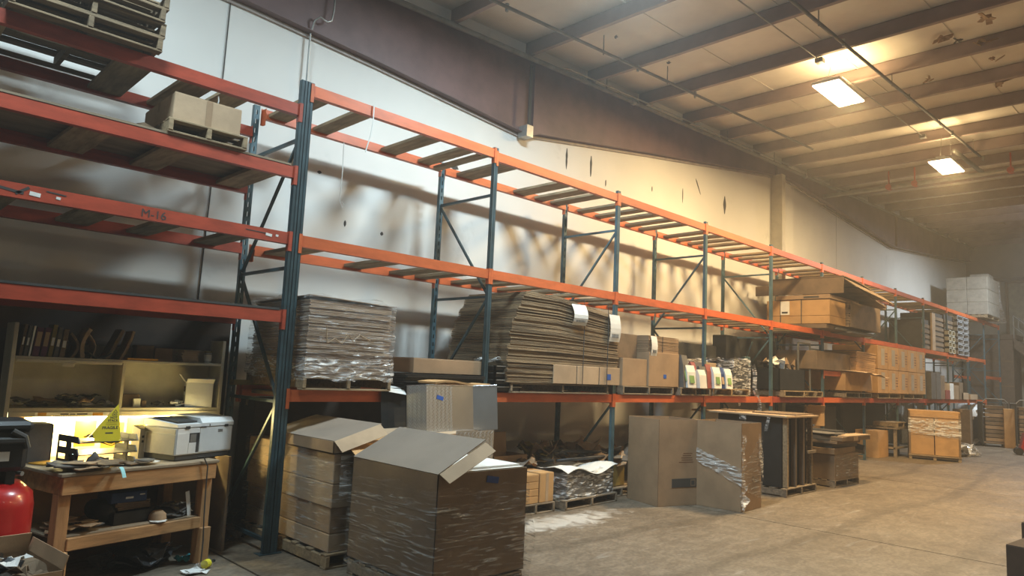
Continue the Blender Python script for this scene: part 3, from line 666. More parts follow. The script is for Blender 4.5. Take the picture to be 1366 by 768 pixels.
# books on the upper shelf
bk = [(.020,.26,'card_dark','dark book with a white sticker at the left end of the hutch shelf'),(.022,.25,'leather','grey brown book second from the left end of the hutch shelf'),(.012,.25,'paper','thin pale booklet third from the left end of the hutch shelf'),
      (.045,.24,'purple','thick purple book with pale lettering on the hutch shelf'),(.042,.24,'purple','second thick purple book beside the yellow one'),(.03,.27,'olive','tall olive yellow book on the hutch shelf'),(.03,.25,'leather','grey binder right of the tall yellow book'),(.035,.235,'card_dark','brown binder at the right end of the row of books')]
K['purple'] = mat('purple_cloth', (0.10,0.025,0.06), .7); K['olive'] = mat('olive_cloth', (0.22,0.16,0.03), .7)
bx = -1.985
for th_, h_, m_, lab in bk:
    t = thing('book', lab, 'book', (bx+th_/2+.012,.75,1.681), 0, 'books on the hutch shelf'); t.rotation_euler = (0,.08,0)
    part('cover', MB().box(-th_/2,0,0,-th_/2+.003,.2,h_).box(th_/2-.003,0,0,th_/2,.2,h_).box(-th_/2,-.003,0,th_/2,0,h_), K[m_], t)
    part('pages', MB().box(-th_/2+.003,.002,.004,th_/2-.003,.195,h_-.004), K['paper'], t)
    if th_ > .018: part('spine_label', MB().box(-th_/2+.005,-.0045,h_*.35,th_/2-.005,-.003,h_*.85 if m_=='purple' else h_*.6), K['card_light'] if m_=='purple' else K['paper'], t)
    bx += th_+.012
def folder(label, x, lean, w_, h, m='leather', curl=.04, y=.78, z=1.681, grp='curled folders and envelopes on the hutch shelf'):
    fn = lambda u,v: (curl*math.sin(PI*v)+lean*v, u*.2, v*h)
    b = MB().sheet(fn, 3, 6, w_)
    single('folder', label, 'folder', b, K[m], (x,y,z), 0, grp)
folder('dark curled folder right of the row of books', -1.60, -.02, .02, .20, 'card_dark', .05)
folder('pale envelope bundle standing upright on the hutch shelf', -1.52, .04, .03, .26, 'card_light', -.03)
folder('thin pale envelope leaning beside the upright bundle', -1.45, -.04, .008, .22, 'card_light', .05)
folder('dark folder leaning right in the middle of the hutch shelf', -1.33, .11, .03, .27, 'card_dark', .0)
folder('pale edged folder leaning right past the middle of the hutch shelf', -1.22, .09, .022, .26, 'card', .01)
single('paper_tray', 'curved grey plastic tray lying on the hutch shelf', 'tray', MB().sheet(lambda u,v: (-.09+.18*u, v*.2, .05*(2*u-1)**2*1.0), 8, 2, .004), K['leather'], (-1.38,.74,1.682))
single('small_carton', 'small brown box behind the amber tray on the hutch shelf', 'box', MB().bbox(0,0,0,.15,.12,.13,.004), K['card_dark'], (-1.07,.83,1.690))
single('small_carton', 'wide brown box in the middle of the right hutch shelf', 'box', MB().bbox(0,0,0,.16,.12,.12,.004), K['card'], (-.98+.08,.86,1.681))
single('plastic_tray', 'flat amber plastic tray on the hutch shelf', 'tray', MB().box(0,0,0,.26,.12,.004).box(0,0,0,.26,.004,.018).box(0,.116,0,.26,.12,.018).box(0,0,0,.004,.12,.018).box(.256,0,0,.26,.12,.018), K['amber'], (-1.17,.722,1.681))
single('paper_stack', 'stack of tan papers on the right of the hutch shelf', 'paper', (lambda b: [b.obox((random.uniform(-.008,.008)+i*-.0015, random.uniform(-.008,.008), .008+i*.0125),(.15,.14,.010),(0,0,random.uniform(-.1,.1))) for i in range(9)] and b)(MB()), K['card_light'], (-.60,.84,1.681))
t = thing('paint_can', 'small round can with a yellow lid at the right end of the hutch shelf', 'can', (-.42,.83,1.681))
part('can_body', MB().lathe([(0,0),(.035,0),(.035,.10),(0,.10)],16), K['galv'], t, smooth=False); part('lid', MB().lathe([(0,.1),(.036,.1),(.036,.112),(0,.112)],16), K['olive'], t)
part('label', MB().lathe([(.0353,.02),(.0353,.08)],16), K['paper'], t)
# middle shelf
def clutter(label, cx, cy, z, sx, sy, h, n, mats_, name='paper_clutter', cat='clutter', grp=None, flat=.35):
    t = thing(name, label, cat, (cx,cy,z), 0, grp)
    for i in range(n):
        a = random.random()*6.28; w_ = random.uniform(.25,.6)*min(sx,sy)*1.6; d_ = w_*random.uniform(.4,1)
        b = MB().sheet(lambda u,v: ((u-.5)*w_, (v-.5)*d_, flat*.05*math.sin(u*5+i)*math.cos(v*4+i)), 4, 3, random.uniform(.003,.012))
        part('scrap', b, K[random.choice(mats_)], t, (random.uniform(-sx,sx)*.4, random.uniform(-sy,sy)*.3, .008+h*i/n+.02*flat), (random.uniform(-.25,.25)*flat, random.uniform(-.25,.25)*flat, a))
    return t
clutter('loose grey papers on the left of the middle hutch shelf', -1.82, .86, 1.263, .3, .2, .05, 8, ['leather','paper','card_dark'])
t = clutter('heap of papers and black cloth in the middle of the hutch shelf', -1.50, .86, 1.263, .36, .2, .09, 12, ['black','leather','paper','card'])
clutter('flat papers left of the hutch divider', -1.29, .86, 1.263, .15, .18, .03, 4, ['paper','leather'])
clutter('small papers right of the hutch divider', -.72, .84, 1.263, .3, .15, .03, 5, ['leather','paper'])
single('small_carton', 'dark little box right of the hutch divider', 'box', MB().bbox(0,0,0,.14,.12,.11,.004), K['card_dark'], (-1.14,.84,1.263))
single('sticky_pad', 'white block of paper in front of the dark little box', 'paper', MB().bbox(0,0,0,.055,.03,.075,.002), K['paper'], (-1.06,.78,1.263))
single('small_carton', 'narrow tan box beside the white paper block', 'box', MB().bbox(0,0,0,.035,.06,.055,.002), K['card'], (-.985,.80,1.263))
t = thing('white_carton', 'white open box with a black label on the right of the hutch', 'box', (-.49,.80,1.263), -.25)
part('carton_body', MB().box(-.12,-.06,0,.12,-.056,.23).box(-.12,.096,0,.12,.1,.23).box(-.12,-.06,0,-.116,.1,.23).box(.116,-.06,0,.12,.1,.23).box(-.12,-.06,0,.12,.1,.004), K['white'], t)
part('top_flap', MB().box(-.12,0,0,.12,.09,.003), K['white'], t, (0,-.06,.23), (2.7,0,0))
part('top_flap', MB().box(0,-.08,0,.09,.08,.003), K['white'], t, (-.12,.02,.23), (0,-2.2,0))
part('label', MB().box(-.1225,-.04,.14,-.1205,.07,.19).box(-.1225,0,.05,-.1205,.03,.11), K['print'], t, label='black printed label')
# on the bench: printer
pr = thing('printer', 'white and grey office printer on the right end of the workbench', 'printer', (-.72,.33,BH+.004), .36)
PW, PD, PH = .60, .40, .36
def prism_x(poly, x0, x1): return MB().prism(poly, x0, x1, 'x')
part('base', MB().bbox(-PW/2+.01,-PD/2+.01,0,PW/2-.01,PD/2,.05,.006), K['charcoal'], pr, label='dark grey base')
part('body', MB().bbox(-PW/2,-PD/2,.045,PW/2,PD/2,.27,.008), K['white'], pr)
part('side_cover', MB().bbox(-PW/2-.003,-PD/2+.015,.05,-PW/2+.001,PD/2-.04,.215,.001).bbox(-PW/2-.003,-PD/2+.015,.222,-PW/2+.001,PD/2-.01,.262,.001), K['offwhite'], pr)
part('front_panel', MB().box(-PW/2+.005,-PD/2-.003,.055,-PW/2+.12,-PD/2,.225).box(-PW/2+.125,-PD/2-.003,.055,-PW/2+.20,-PD/2,.145).box(-PW/2+.24,-PD/2-.003,.06,PW/2-.01,-PD/2,.265), K['white'], pr)
part('handle_recess', MB().box(-PW/2+.13,-PD/2-.0015,.145,-PW/2+.235,-PD/2+.001,.225).box(-PW/2+.205,-PD/2-.0015,.06,-PW/2+.235,-PD/2+.001,.225), K['charcoal'], pr)
part('paper_slot', MB().box(-PW/2+.14,-PD/2-.002,.15,-PW/2+.20,-PD/2-.0005,.215), K['grey_pipe'], pr)
part('lid', MB().prism([(-PD/2-.004,.275),(-PD/2-.004,.305),(-PD/2+.03,.345),(PD/2-.05,.36),(PD/2,.35),(PD/2,.275)], -.05, PW/2+.002, 'x'), K['white'], pr)
part('lid', MB().prism([(-PD/2-.004,.275),(-PD/2-.004,.30),(PD/2,.335),(PD/2,.275)], -PW/2-.002, -.052, 'x'), K['white'], pr)
part('output_tray', MB().prism([(-PD/2+.05,.312),(PD/2-.05,.33),(PD/2-.05,.341),(-PD/2+.05,.322)], -PW/2+.04, -.06, 'x'), K['charcoal'], pr, label='dark output tray')
part('latch', MB().box(-PW/2+.08,-PD/2-.007,.262,-PW/2+.125,-PD/2-.002,.285).box(PW/2-.10,-PD/2-.007,.262,PW/2-.06,-PD/2-.002,.285).box(-.06,-PD/2-.007,.268,.0,-PD/2-.002,.276).box(.03,-PD/2-.007,.275,.037,-PD/2-.002,.295), K['dark'], pr, label='black latch')
part('vent', (lambda b: [b.box(PW/2-.17+i*.014,-PD/2-.005,.22+j*.009,PW/2-.16+i*.014,-PD/2-.0025,.225+j*.009) for i in range(4) for j in range(3)] and b)(MB()), K['charcoal'], pr)
cp = thing('control_box', 'small cream control box with black buttons behind the printer', 'device', (-1.08,.44,BH+.0), .36)
part('body', MB().prism([(-.05,0),(.05,0),(.05,.27),(-.05,.24)], -.05,.05,'x'), K['offwhite'], cp); part('button', MB().box(-.03,-.053,.17,-.01,-.049,.19).box(-.03,-.053,.13,-.01,-.049,.15), K['dark'], cp)
single('power_cord', 'black power cord hanging from the printer down the bench leg', 'cord', MB().tube([onb(1.05,-.01,.90),onb(1.10,-.02,.90),onb(1.14,-.03,.82),onb(1.15,-.02,.6),onb(1.15,-.03,.4),onb(1.17,-.02,.2),onb(1.16,-.03,.03)],.006,6), K['print'])
# black letter tray
og = thing('letter_tray', 'black three tier letter tray in the middle of the workbench', 'tray', onb(.42,.36,BH), .23)
for i, z in enumerate((.0,.09,.18)):
    q = MB().box(-.23,-.15,z,.23,.17,z+.006)
    part('tray_shelf', q, K['dark'], og)
    for xa, xb in ((-.23,-.222),(.222,.23)): part('tray_side', MB().prism([(-.15,z+.006),(-.12,z+.05),(.17,z+.05),(.17,z+.006)],xa,xb,'x'), K['dark'], og)
for xa,ya,yb in ((-.23,-.02,.04),(.22,-.02,.04),(-.23,.16,.17),(.22,.16,.17)): part('tray_post', MB().box(xa,ya,0,xa+.01,yb,.22), K['dark'], og)
for z, lab in ((.007,'papers in the bottom tier of the black letter tray'),(.19,'dark scraps in the top tier of the black letter tray')):
    p_ = onb(.42,.40,BH+z); clutter(lab, p_[0], p_[1], p_[2], .16, .10, .015, 3, ['paper','leather'] if z < .1 else ['leather','black'])
# yellow warning cone
yc = thing('warning_cone', 'folded yellow cardboard warning cone leaning on the black letter tray', 'sign', (-1.41,.075,1.022), .04); yc.rotation_euler = (-.10,.0,.04)
y3 = [(-.085,.035),(-.06,.0),(.05,.0),(.085,.03),(.03,.30)]
y3 = [(-.141,.085),(-.124,.040),(0,0),(.055,.026),(.064,.05),(.034,.315)]
part('front_panel', MB().prism(y3, -.0015, .0015, 'y'), K['yellow'], yc)
part('side_panel', MB().add([(-.139,.0,.085),(.034,.0,.314),(-.16,.06,.05),(-.139,.003,.085),(.034,.003,.314),(-.16,.063,.05)],[(0,1,2),(5,4,3),(0,2,5,3),(2,1,4,5),(1,0,3,4)]), K['offwhite'], yc, label='pale back panel')
part('base_rim', MB().prism([(-.130,.030),(0,-.016),(.062,.016),(.068,.045),(.060,.030),(0,-.006),(-.125,.040)], -.008,-.004,'y'), K['yellow'], yc)
for s_, z_, sz, xx in (('DO',.222,.024,.008),('NOT',.199,.024,.004),('STACK',.176,.024,.0),('FRAGILE',.118,.031,-.018)):
    text_part(s_, sz, K['print'], yc, (xx,-.0022,z_), (PI/2,0,0), bold=.0006)
part('warning_triangle', MB().prism([(-.006,.244),(.030,.244),(.014,.272)], -.0022,-.0016,'y'), K['print'], yc)
part('warning_triangle_inner', MB().prism([(.002,.248),(.023,.248),(.013,.264)], -.0027,-.0022,'y'), K['yellow'], yc)
part('fine_print', (lambda b: [b.box(-.05,-.0022,.166-i*.009,.03,-.0016,.168-i*.009) for i in range(3)] and b)(MB()), K['olive'], yc)
part('handle_slot', MB().box(-.05,-.0022,.082,.005,-.0016,.092), K['print'], yc)
# left end of bench
single('desk_file', 'grey speckled file holder standing at the left end of the workbench', 'file holder', MB().bbox(0,0,0,.16,.20,.30,.005).box(.163,0,0,.167,.2,.29), K['leather'], (-1.96+.06,.42,.86), .1)
single('paper_pile', 'upright white sheets glowing under the hutch light left of the yellow cone', 'paper', MB().sheet(lambda u,v:(u*.24, .03*v, .30*v), 4, 3, .004).sheet(lambda u,v:(u*.2+.02, .03*v-.01, .22*v), 4, 3, .003), K['paper'], (-1.70,.945,.836), .0)
single('amber_envelope', 'amber envelope lying at the left back of the workbench', 'envelope', MB().bbox(0,0,0,.2,.16,.012,.003), K['amber'], (-1.82,.22,.862), .5)
t = thing('drinking_glass', 'clear drinking glass on the left of the workbench', 'glass', onb(.20,.30,BH))
gm = bpy.data.materials.new('clear_glass'); gm.use_nodes = True; gb = gm.node_tree.nodes['Principled BSDF']; gb.inputs['Transmission Weight'].default_value = 1; gb.inputs['Roughness'].default_value = .03; gb.inputs['Base Color'].default_value = (.9,.9,.75,1)
part('glass_body', MB().lathe([(0,0),(.032,0),(.036,.10),(.033,.10),(.029,.006),(0,.006)],20), gm, t, smooth=True)
single('grey_glove', 'crumpled grey glove beside the glass on the workbench', 'glove', MB().tube([(0,0,.02),(.03,.01,.05),(.05,0,.08),(.04,-.01,.11)],[.02,.035,.03,.012],10).tube([(.03,0,.03),(.09,.0,.04),(.12,.01,.03)],[.03,.03,.012],10), K['leather'], onb(.27,.22,BH), smooth=True)
clutter('dark flat scraps on the front left corner of the workbench', *onb(.18,.12)[:2], BH, .45, .26, .05, 12, ['leather','card_dark','black','card'], flat=.15)
clutter('thin dark boards on the middle front of the workbench', *onb(.55,.12)[:2], BH, .4, .16, .03, 7, ['leather','card_dark','paper'], flat=.1)
single('cyan_card', 'light blue card hanging over the front edge of the workbench', 'card', MB().sheet(lambda u,v:(u*.035, -.05-.05*v, .018-.075*v*v), 2, 6, .002), K['cyan'], onb(.36,.02,BH), .5)
# lower shelf of the bench
def onl(x,y,z=.40): return onb(x,y,z)
bb_ = thing('blue_carton', 'dark blue box on top of the pile on the lower bench shelf', 'box', onl(.62,.30,.56), .15); part('box_body', MB().bbox(-.14,-.12,0,.14,.12,.085,.006), mat('navy_card',(0.02,0.045,0.13),.6), bb_); part('print_mark', MB().box(-.03,-.1215,.03,.03,-.1205,.045).box(.08,-.1215,.05,.12,-.1205,.06), K['paper'], bb_)
single('brown_folder_pile', 'pile of brown folders under the dark blue box', 'folder', (lambda b: [b.obox((0,0,.008+i*.013),(.27,.22,.010),(0,0,random.uniform(-.1,.1))) for i in range(5)] and b)(MB()), K['card_dark'], onl(.66,.30,.50), .2)
single('black_bin', 'low black bin under the folders on the lower bench shelf', 'bin', MB().box(-.16,-.13,0,.16,.13,.005).box(-.16,-.13,0,.16,-.125,.095).box(-.16,.125,0,.16,.13,.095).box(-.16,-.13,0,-.155,.13,.095).box(.155,-.13,0,.16,.13,.095), K['dark'], onl(.64,.28,.40), .23)
single('rolled_jacket', 'dark crumpled jacket beside the blue box on the lower bench shelf', 'jacket', MB().tube([(0,-.1,.06),(.02,0,.10),(0,.1,.09),(.03,.16,.05)],[.06,.085,.08,.05],12), K['black'], onl(.46,.30,.41), .2, smooth=True)
cap = thing('cap', 'brown cap with a white brim lying on the lower bench shelf', 'cap', onl(.83,.13,.402), -.3)
part('crown', MB().lathe([(.0,.075),(.04,.07),(.065,.045),(.072,.0)],16), K['card'], cap, smooth=True); part('brim', MB().prism([(-.06,-.04),(-.05,-.10),(0,-.125),(.06,-.10),(.07,-.04)],0,.005,'z'), K['paper'], cap, label='white brim')
clutter('cardboard offcuts on the left of the lower bench shelf', *onl(.22,.22)[:2], .401, .35, .3, .07, 9, ['card','card_light','leather','card_dark'], flat=.1)
clutter('dark rags on the right of the lower bench shelf', *onl(1.0,.30)[:2], .401, .3, .3, .05, 7, ['black','leather','card_dark'], flat=.6)
single('white_envelope', 'white envelope propped upright on the right of the lower bench shelf', 'envelope', MB().obox((0,0,.10),(.035,.004,.21),(0,-.18,0)), K['paper'], onl(1.08,.10,.40), .23)
# below bench
clutter('dark cables and parts on the floor beneath the workbench', -1.1, .25, .0, .5, .4, .10, 10, ['black','dark','leather'], flat=1.2)
single('teal_cloth', 'teal rag on the floor beside the right bench leg', 'rag', MB().sheet(lambda u,v:((u-.5)*.14,(v-.5)*.1,.03+.025*math.sin(u*9)*math.cos(v*8)), 8, 6, .005), K['teal_cloth'], (-.72,.18,0))
t = thing('plastic_bottle', 'clear plastic bottle with a yellow label lying on the floor', 'bottle', (-.66,-.12,.036), .6)
bm_ = film('bottle_plastic', amount=.6, stretch=(4,4,4))
part('bottle_body', MB().tube([(-.11,0,0),(-.105,0,0),(-.04,0,0),(.05,0,0),(.085,0,0),(.11,0,0)],[.02,.033,.034,.034,.02,.012],14), bm_, t, smooth=True)
part('bottle_label', MB().tube([(-.01,0,0),(.04,0,0)],.0348,14), K['yellow'], t); part('cap', MB().tube([(.11,0,0),(.125,0,0)],.014,10), K['dark'], t)
clutter('white paper sheets on the floor by the plastic bottle', -.74, -.22, .0, .25, .15, .01, 3, ['paper'], flat=.2)
single('rubber_puck', 'small round black rubber piece lying by the bench leg', 'rubber piece', MB().tube([(0,-.015,.03),(0,.015,.03)],.03,12), K['dark'], (-.60,.06,0))
single('plywood_sheet', 'dark brown plywood sheet standing on edge right of the workbench', 'board', MB().box(-.012,-.30,0,.012,.45,.84), K['card_dark'], (-.36,.62,0), .1)
single('shade_sheet', 'tall dark sheet added for the shade behind the cream hutch', 'board', MB().box(-2.2,-.01,0,.95,.01,2.185), K['darkpanel'], (-.95,1.36,0), 0)  # dark colour gives the shade behind the hutch
carton('tall dark carton added for the shade under the first low beam', 1.05,1.18,0,1.75,.38,1.34,0,'darkpanel')  # dark carton added where the wall lies in shadow
clutter('dark scraps added for the shade behind the bench end', -.12,.75,0,.4,.5,.18,8,['black','darkpanel','leather'],flat=1.5)  # dark heap added to fill the shaded gap
# red tank, black case, open box at the frame's left edge
tk = thing('air_tank', 'round red steel tank standing at the left edge', 'tank', (-2.25,-.45,0))
part('shell', MB().lathe([(0,.05),(.16,.06),(.235,.12),(.25,.2),(.25,.72),(.235,.80),(.16,.87),(0,.88)],32), K['redpaint'], tk, smooth=True)
part('foot_ring', MB().lathe([(.2,0),(.22,0),(.22,.1),(.2,.1)],24), K['redpaint'], tk)
part('label', MB().add([( .2515*math.cos(a), .2515*math.sin(a), z) for z in (.34,.40) for a in (-1.35,-1.2,-1.05,-.9)]+[( .2515*math.cos(a), .2515*math.sin(a), z) for z in (.43,.47) for a in (-1.35,-1.25,-1.15,-1.05)],[(0,1,5,4),(1,2,6,5),(2,3,7,6),(8,9,13,12),(9,10,14,13),(10,11,15,14)]), K['leather'], tk, label='grey printed label')
part('fitting', MB().tube([(.08,-.05,.87),(.08,-.05,.95)],.03,10).tube([(.08,-.05,.93),(.14,-.14,.93)],.015,8).tube([(-.05,-.1,.86),(-.05,-.1,.94)],.022,8), K['galv'], tk)
cs = thing('black_case', 'black plastic compressor housing with a white rating plate above the red tank', 'machine', (-2.30,-.45,.93))
part('case_body', MB().bbox(-.25,-.18,.02,.20,.20,.30,.03), K['dark'], cs); part('case_lid', MB().bbox(-.26,-.19,.27,.22,.21,.34,.025), K['dark'], cs)
part('case_ridge', MB().bbox(-.10,-.21,.20,.18,-.17,.24,.01).tube([(.10,-.19,.28),(.17,-.19,.24),(.19,-.19,.17)],.02,8), K['charcoal'], cs)
part('rating_plate', MB().box(-.12,-.187,.09,.10,-.183,.15), K['paper'], cs, label='white rating plate')
text_part('B 7 E', .045, K['print'], cs, (.0,-.1885,.105), (PI/2,0,0), bold=.001)
for x in (-.2,.1): part('foot', MB().box(x,-.15,-.06,x+.05,.15,.02), K['dark'], cs)
ob = thing('open_carton', 'open cardboard box of small parts with dark blue tape in the bottom left corner', 'box', (-2.22,-1.0,0), .1)
carton_parts(ob, .42, .62, .46, 'card', True, [('r',1.3,.08),('b',1.9,.12)])
tape_patch(ob, .212, -.19, .42, .11, .028, 'x', 'bluetape_d', label='dark blue tape')
tape_patch(ob, .06, -.3115, .41, .11, .03, 'y', 'bluetape_d', -.1, label='dark blue tape')
pc = clutter('loose black and white parts inside the open box at the bottom left', -2.22, -1.0, .36, .34, .45, .07, 12, ['dark','leather','paper','card_dark'], flat=1.0)
single('packing_fill', 'packing fill inside the open box at the bottom left', 'packing', MB().box(-.19,-.29,0,.19,.29,.35), K['card_dark'], (-2.22,-1.0,.007), .1)

# ------------------------------------------------------------------ bay 0: wrapped pallet on the low level
w1 = thing('wrapped_pallet_load', 'tall wrapped block of flat cardboard on a pallet, on the first low beam', 'pallet load', (.60,.50,ZB+.004), .0)
pallet_parts(w1, 1.0, 1.2, 'wood')
layers(w1, -.47,.47,-.57,.57,.13,.86,46, 'card_edge', .012)
part('top_sheet', MB().sheet(lambda u,v:(-.48+.96*u,-.58+1.16*v,.865+.03*(1-u)*(1-v)), 4,4,.006), K['card'], w1)
wrap_shell(w1, .99, 1.19, .11, .90, 'film_bright', amp=.012)
wrap_shell(w1, 1.0, 1.2, .10, .30, 'film_heavy', amp=.02, nz=6, top=False)
part('marker_scribble', MB().tube([(-.30,-.612,.62),(-.28,-.612,.45),(-.2,-.612,.5),(-.12,-.612,.45),(-.05,-.612,.55),(.0,-.612,.48),(.08,-.612,.55),(.2,-.612,.5)],.005,5), K['card_light'], w1)
b0 = thing('carton_tray', 'long shallow brown carton on black sheets beside the wrapped cardboard block', 'box', (1.95,.40,ZB+.20), .05)
carton_parts(b0, 1.05, .75, .16, 'card', False)
pb = thing('black_sheet_pile', 'pile of black sheets on a pallet beneath the long brown carton', 'sheets', (1.9,.40,ZB+.004), .03)
layers(pb, -.62,.55,-.46,.46,.02,.19,9,'blackshine',.03,'sheet_layers')
single('flat_carton', 'pale flattened carton hanging out above the diamond plate tray', 'cardboard', MB().sheet(lambda u,v:((u-.5)*.8,(v-.5)*.5,.02*math.sin(u*6)), 6,3,.02).obox((0,-.2,-.04),(.75,.04,.09)), K['card_orange'], (1.85,-.12,ZB+.10), .03)
single('black_film', 'black sheet draped over the low beam above the folded cartons', 'sheet', MB().sheet(lambda u,v:(u*.62,-.03-.05*v*v-.01*math.sin(u*9),.02-.42*v), 8,6,.004), K['blackshine'], (1.02,-.02,ZB+.02), 0)
single('paper_sheet', 'white sheet of paper poking out of the black sheets', 'paper', MB().sheet(lambda u,v:(u*.22,-.10*v,-.07*v*v-.03*u), 4,4,.002), K['paper'], (1.08,-.0,ZB+.07), 0)
single('beam_glow_strip', 'yellow strip added for the light on the back low beam', 'board', MB().box(0,0,0,.9,.1,.05), K['olive'], (-.1,.93,ZB+.003))  # yellow colour stands in for light on the back beam
# bay 1: black trays and the strapped bundle
for i in range(4):
    t = thing('black_tray', ['lowest','second lowest','second highest','highest'][i]+' black tray of the small stack behind the first orange bay upright', 'tray', (2.86,.28,ZB+.012+i*.082), 0, 'black trays by the strapped bundle')
    part('tray_body', MB().box(-.22,-.30,0,.22,.3,.012).box(-.22,-.30,0,.22,-.28,.055).box(-.22,.28,0,.22,.3,.055).box(-.22,-.3,0,-.2,.3,.055).box(.2,-.3,0,.22,.3,.055), K['dark'], t)
    part('tray_rim', MB().box(-.235,-.315,.055,.235,-.285,.066).box(-.235,-.315,.055,-.205,.315,.066), K['galv'], t, label='pale rim')
single('plastic_bag', 'crumpled clear plastic bag on top of the black trays', 'bag', MB().sheet(lambda u,v:((u-.5)*.36,(v-.5)*.4,.04*math.sin(u*11)*math.cos(v*9)+.05), 10,8,.004), K['film_heavy'], (2.84,.2,ZB+.345))
bd = thing('flattened_box_bundle', 'huge strapped bundle of flattened cardboard boxes with two white labels', 'cardboard', (3.86,.50,ZB+.004), .0)
pallet_parts(bd, 1.95, 1.1, 'wood_grey')
bmb = MB(); n = 66; z0 = .13; zt = 1.27
for i in range(n):
    z = z0+(zt-z0)*i/n; h = (zt-z0)/n; t_ = i/n
    xl = -1.03+.05*math.sin(i*.7)*.3 + (.34*max(0,t_-.55)**1.2*2.0) + (-.03 if i < 26 else 0)
    xr = 1.16+random.uniform(-.015,.012) - (.0)
    yf = -.56+random.uniform(-.012,.012)
    zz = lambda x, zb: zb*(1-.13*max(0,(x+.2))/1.3*(t_)) 
    hh = h*random.uniform(.55,.85)
    b_ = MB()
    xs_ = [xl, xl*.4+xr*.6-.5, xr]
    for q in range(2):
        xa, xb = xs_[q], xs_[q+1]
        za, zb2 = zz(xa,z), zz(xb,z)
        bmb.add([(xa,yf,za),(xb,yf,zb2),(xb,.54,zb2),(xa,.54,za),(xa,yf,za+hh),(xb,yf,zb2+hh),(xb,.54,zb2+hh),(xa,.54,za+hh)],
                [(0,3,2,1),(4,5,6,7),(0,1,5,4),(2,3,7,6)]+([(3,0,4,7)] if q == 0 else [(1,2,6,5)]))
part('cardboard_layers', bmb, mat('stacked_board_edges', (0.40,0.285,0.165), .9, col2=(0.13,0.09,0.055), scale=1.3, stretch=(1.0,1.0,40), bump=.3, bscale=8), bd, kind='stuff')
for x in (.02,.50,.98): part('end_flap', MB().bbox(x-.26,-.585,.13,x+.20,-.57,.37,.004), K['card_light'], bd)
for x in (.33,.86): part('strap', MB().tube([(x,-.60,.12),(x+.01,-.595,.5),(x+.02,-.59,.9),(x+.01,-.585,1.26),(x,.2,1.29),(x,.56,1.27)],.006,5), K['print'], bd)
label_sheet(bd, (.22,-.58,1.19), .26, .28, -.1, .06); label_sheet(bd, (1.02,-.58,1.12), .24, .38, 0, .03)
tape_patch(bd, .92, -.587, .24, .10, .08)
# bay 2: kraft box stack
b2p = pallet('pallet under the two tall brown cartons on the third low beam', 5.88, .50, ZB+.004, 0, 1.35, 1.05, 'wood_grey')
t = carton('left dark brown carton of the pair with a white label', 5.52, .47, ZB+.13, .62, .95, .40, 0, 'card'); carton_q = t
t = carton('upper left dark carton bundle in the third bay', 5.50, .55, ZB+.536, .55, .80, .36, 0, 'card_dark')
t = carton('big brown carton with a square of blue tape in the third bay', 6.27, .45, ZB+.13, .84, .95, .52, 0, 'card'); tape_patch(t, .02, -.478, .16, .08, .06)
t = thing('flattened_box_bundle', 'smaller bundle of flat brown cartons with one white label in the third bay', 'cardboard', (6.27,.45,ZB+.656), 0)
layers(t, -.42,.42,-.46,.46,.0,.24,10,'card',.006); part('top_sheet', MB().box(-.42,-.46,.24,.42,.46,.246), K['card'], t); label_sheet(t, (-.30,-.47,.24), .16, .30, 0, .02)
part('strap', MB().box(-.05,-.47,0,-.04,-.465,.25), K['print'], t)
# bay 3: merchandise on a pallet, torn wrap
pallet('pallet of mixed goods beside the third upright on the low level', 7.15, .48, ZB+.004, 0, .95, 1.1, 'wood_grey')
pallet('yellow pallet under the torn stretch wrap on the low level', 8.35, .48, ZB+.004, 0, 1.3, 1.1, 'wood')
bag_cols = [('paper','white'),('redcard','red and white'),('card_light','tan'),('greenl','pale green'),('leather','grey'),('paper','glossy white')]
K['redcard'] = mat('red_pack', (0.30,0.07,0.055), .6); K['greenl'] = mat('green_pack', (0.20,0.34,0.10), .6)
def pouch(label, x, y, z, w_, h, m, rz=0, dot=None):
    t = thing('goods_pouch', label, 'pouch', (x,y,z), rz, 'retail pouches on the low level pallets')
    part('pouch_body', MB().prism([(-.07,0),(.07,0),(.05,h*.7),(.012,h),(-.012,h),(-.05,h*.7)], -w_/2, w_/2, 'x'), K[m], t)
    if dot: part('pouch_label', MB().obox((0,-.066,h*.38),(w_*.55,.004,h*.34),(-.18,0,0)), K[dot], t)
pouch('pale tin topped pouch at the left of the goods pallet', 6.85,.0,ZB+.13,.2,.52,'leather',.1,'greenl')
pouch('white pouch with green corner on the goods pallet', 6.95,-.05,ZB+.13,.22,.36,'paper',-.1,'greenl')
pouch('red and white pouch leaning on the goods pallet', 7.15,.02,ZB+.13,.2,.42,'redcard',.2,'paper')
pouch('glossy white pouch on the goods pallet', 7.25,-.08,ZB+.13,.22,.30,'paper',0)
pouch('grey pouch beside the third upright', 7.42,.0,ZB+.13,.2,.36,'leather',0,'redcard')
carton('small tan carton on top of the retail pouches', 7.85,.25,ZB+.42,.5,.3,.14,0,'card_light')
pouch('tall red box at the left of the yellow pallet', 7.60,.0,ZB+.13,.16,.40,'redcard',0)
pouch('white pouch with a green square left of the blue one', 7.78,-.05,ZB+.13,.24,.36,'paper',0,'greenl')
pouch('blue pouch between the two white green ones', 7.98,-.03,ZB+.13,.14,.36,'bluetape_d',0,'card_light')
pouch('white pouch with a green square right of the blue one', 8.18,-.05,ZB+.13,.22,.34,'paper',0,'greenl')
for i,(x,z_) in enumerate(((7.0,.13),(7.35,.13),(7.75,.13),(8.1,.13))):
    carton(['far left','left','right','far right'][i]+' plain carton behind the retail pouches', x,.55,ZB+z_,.33,.4,.30,0,'card_light',group='cartons behind the retail pouches')
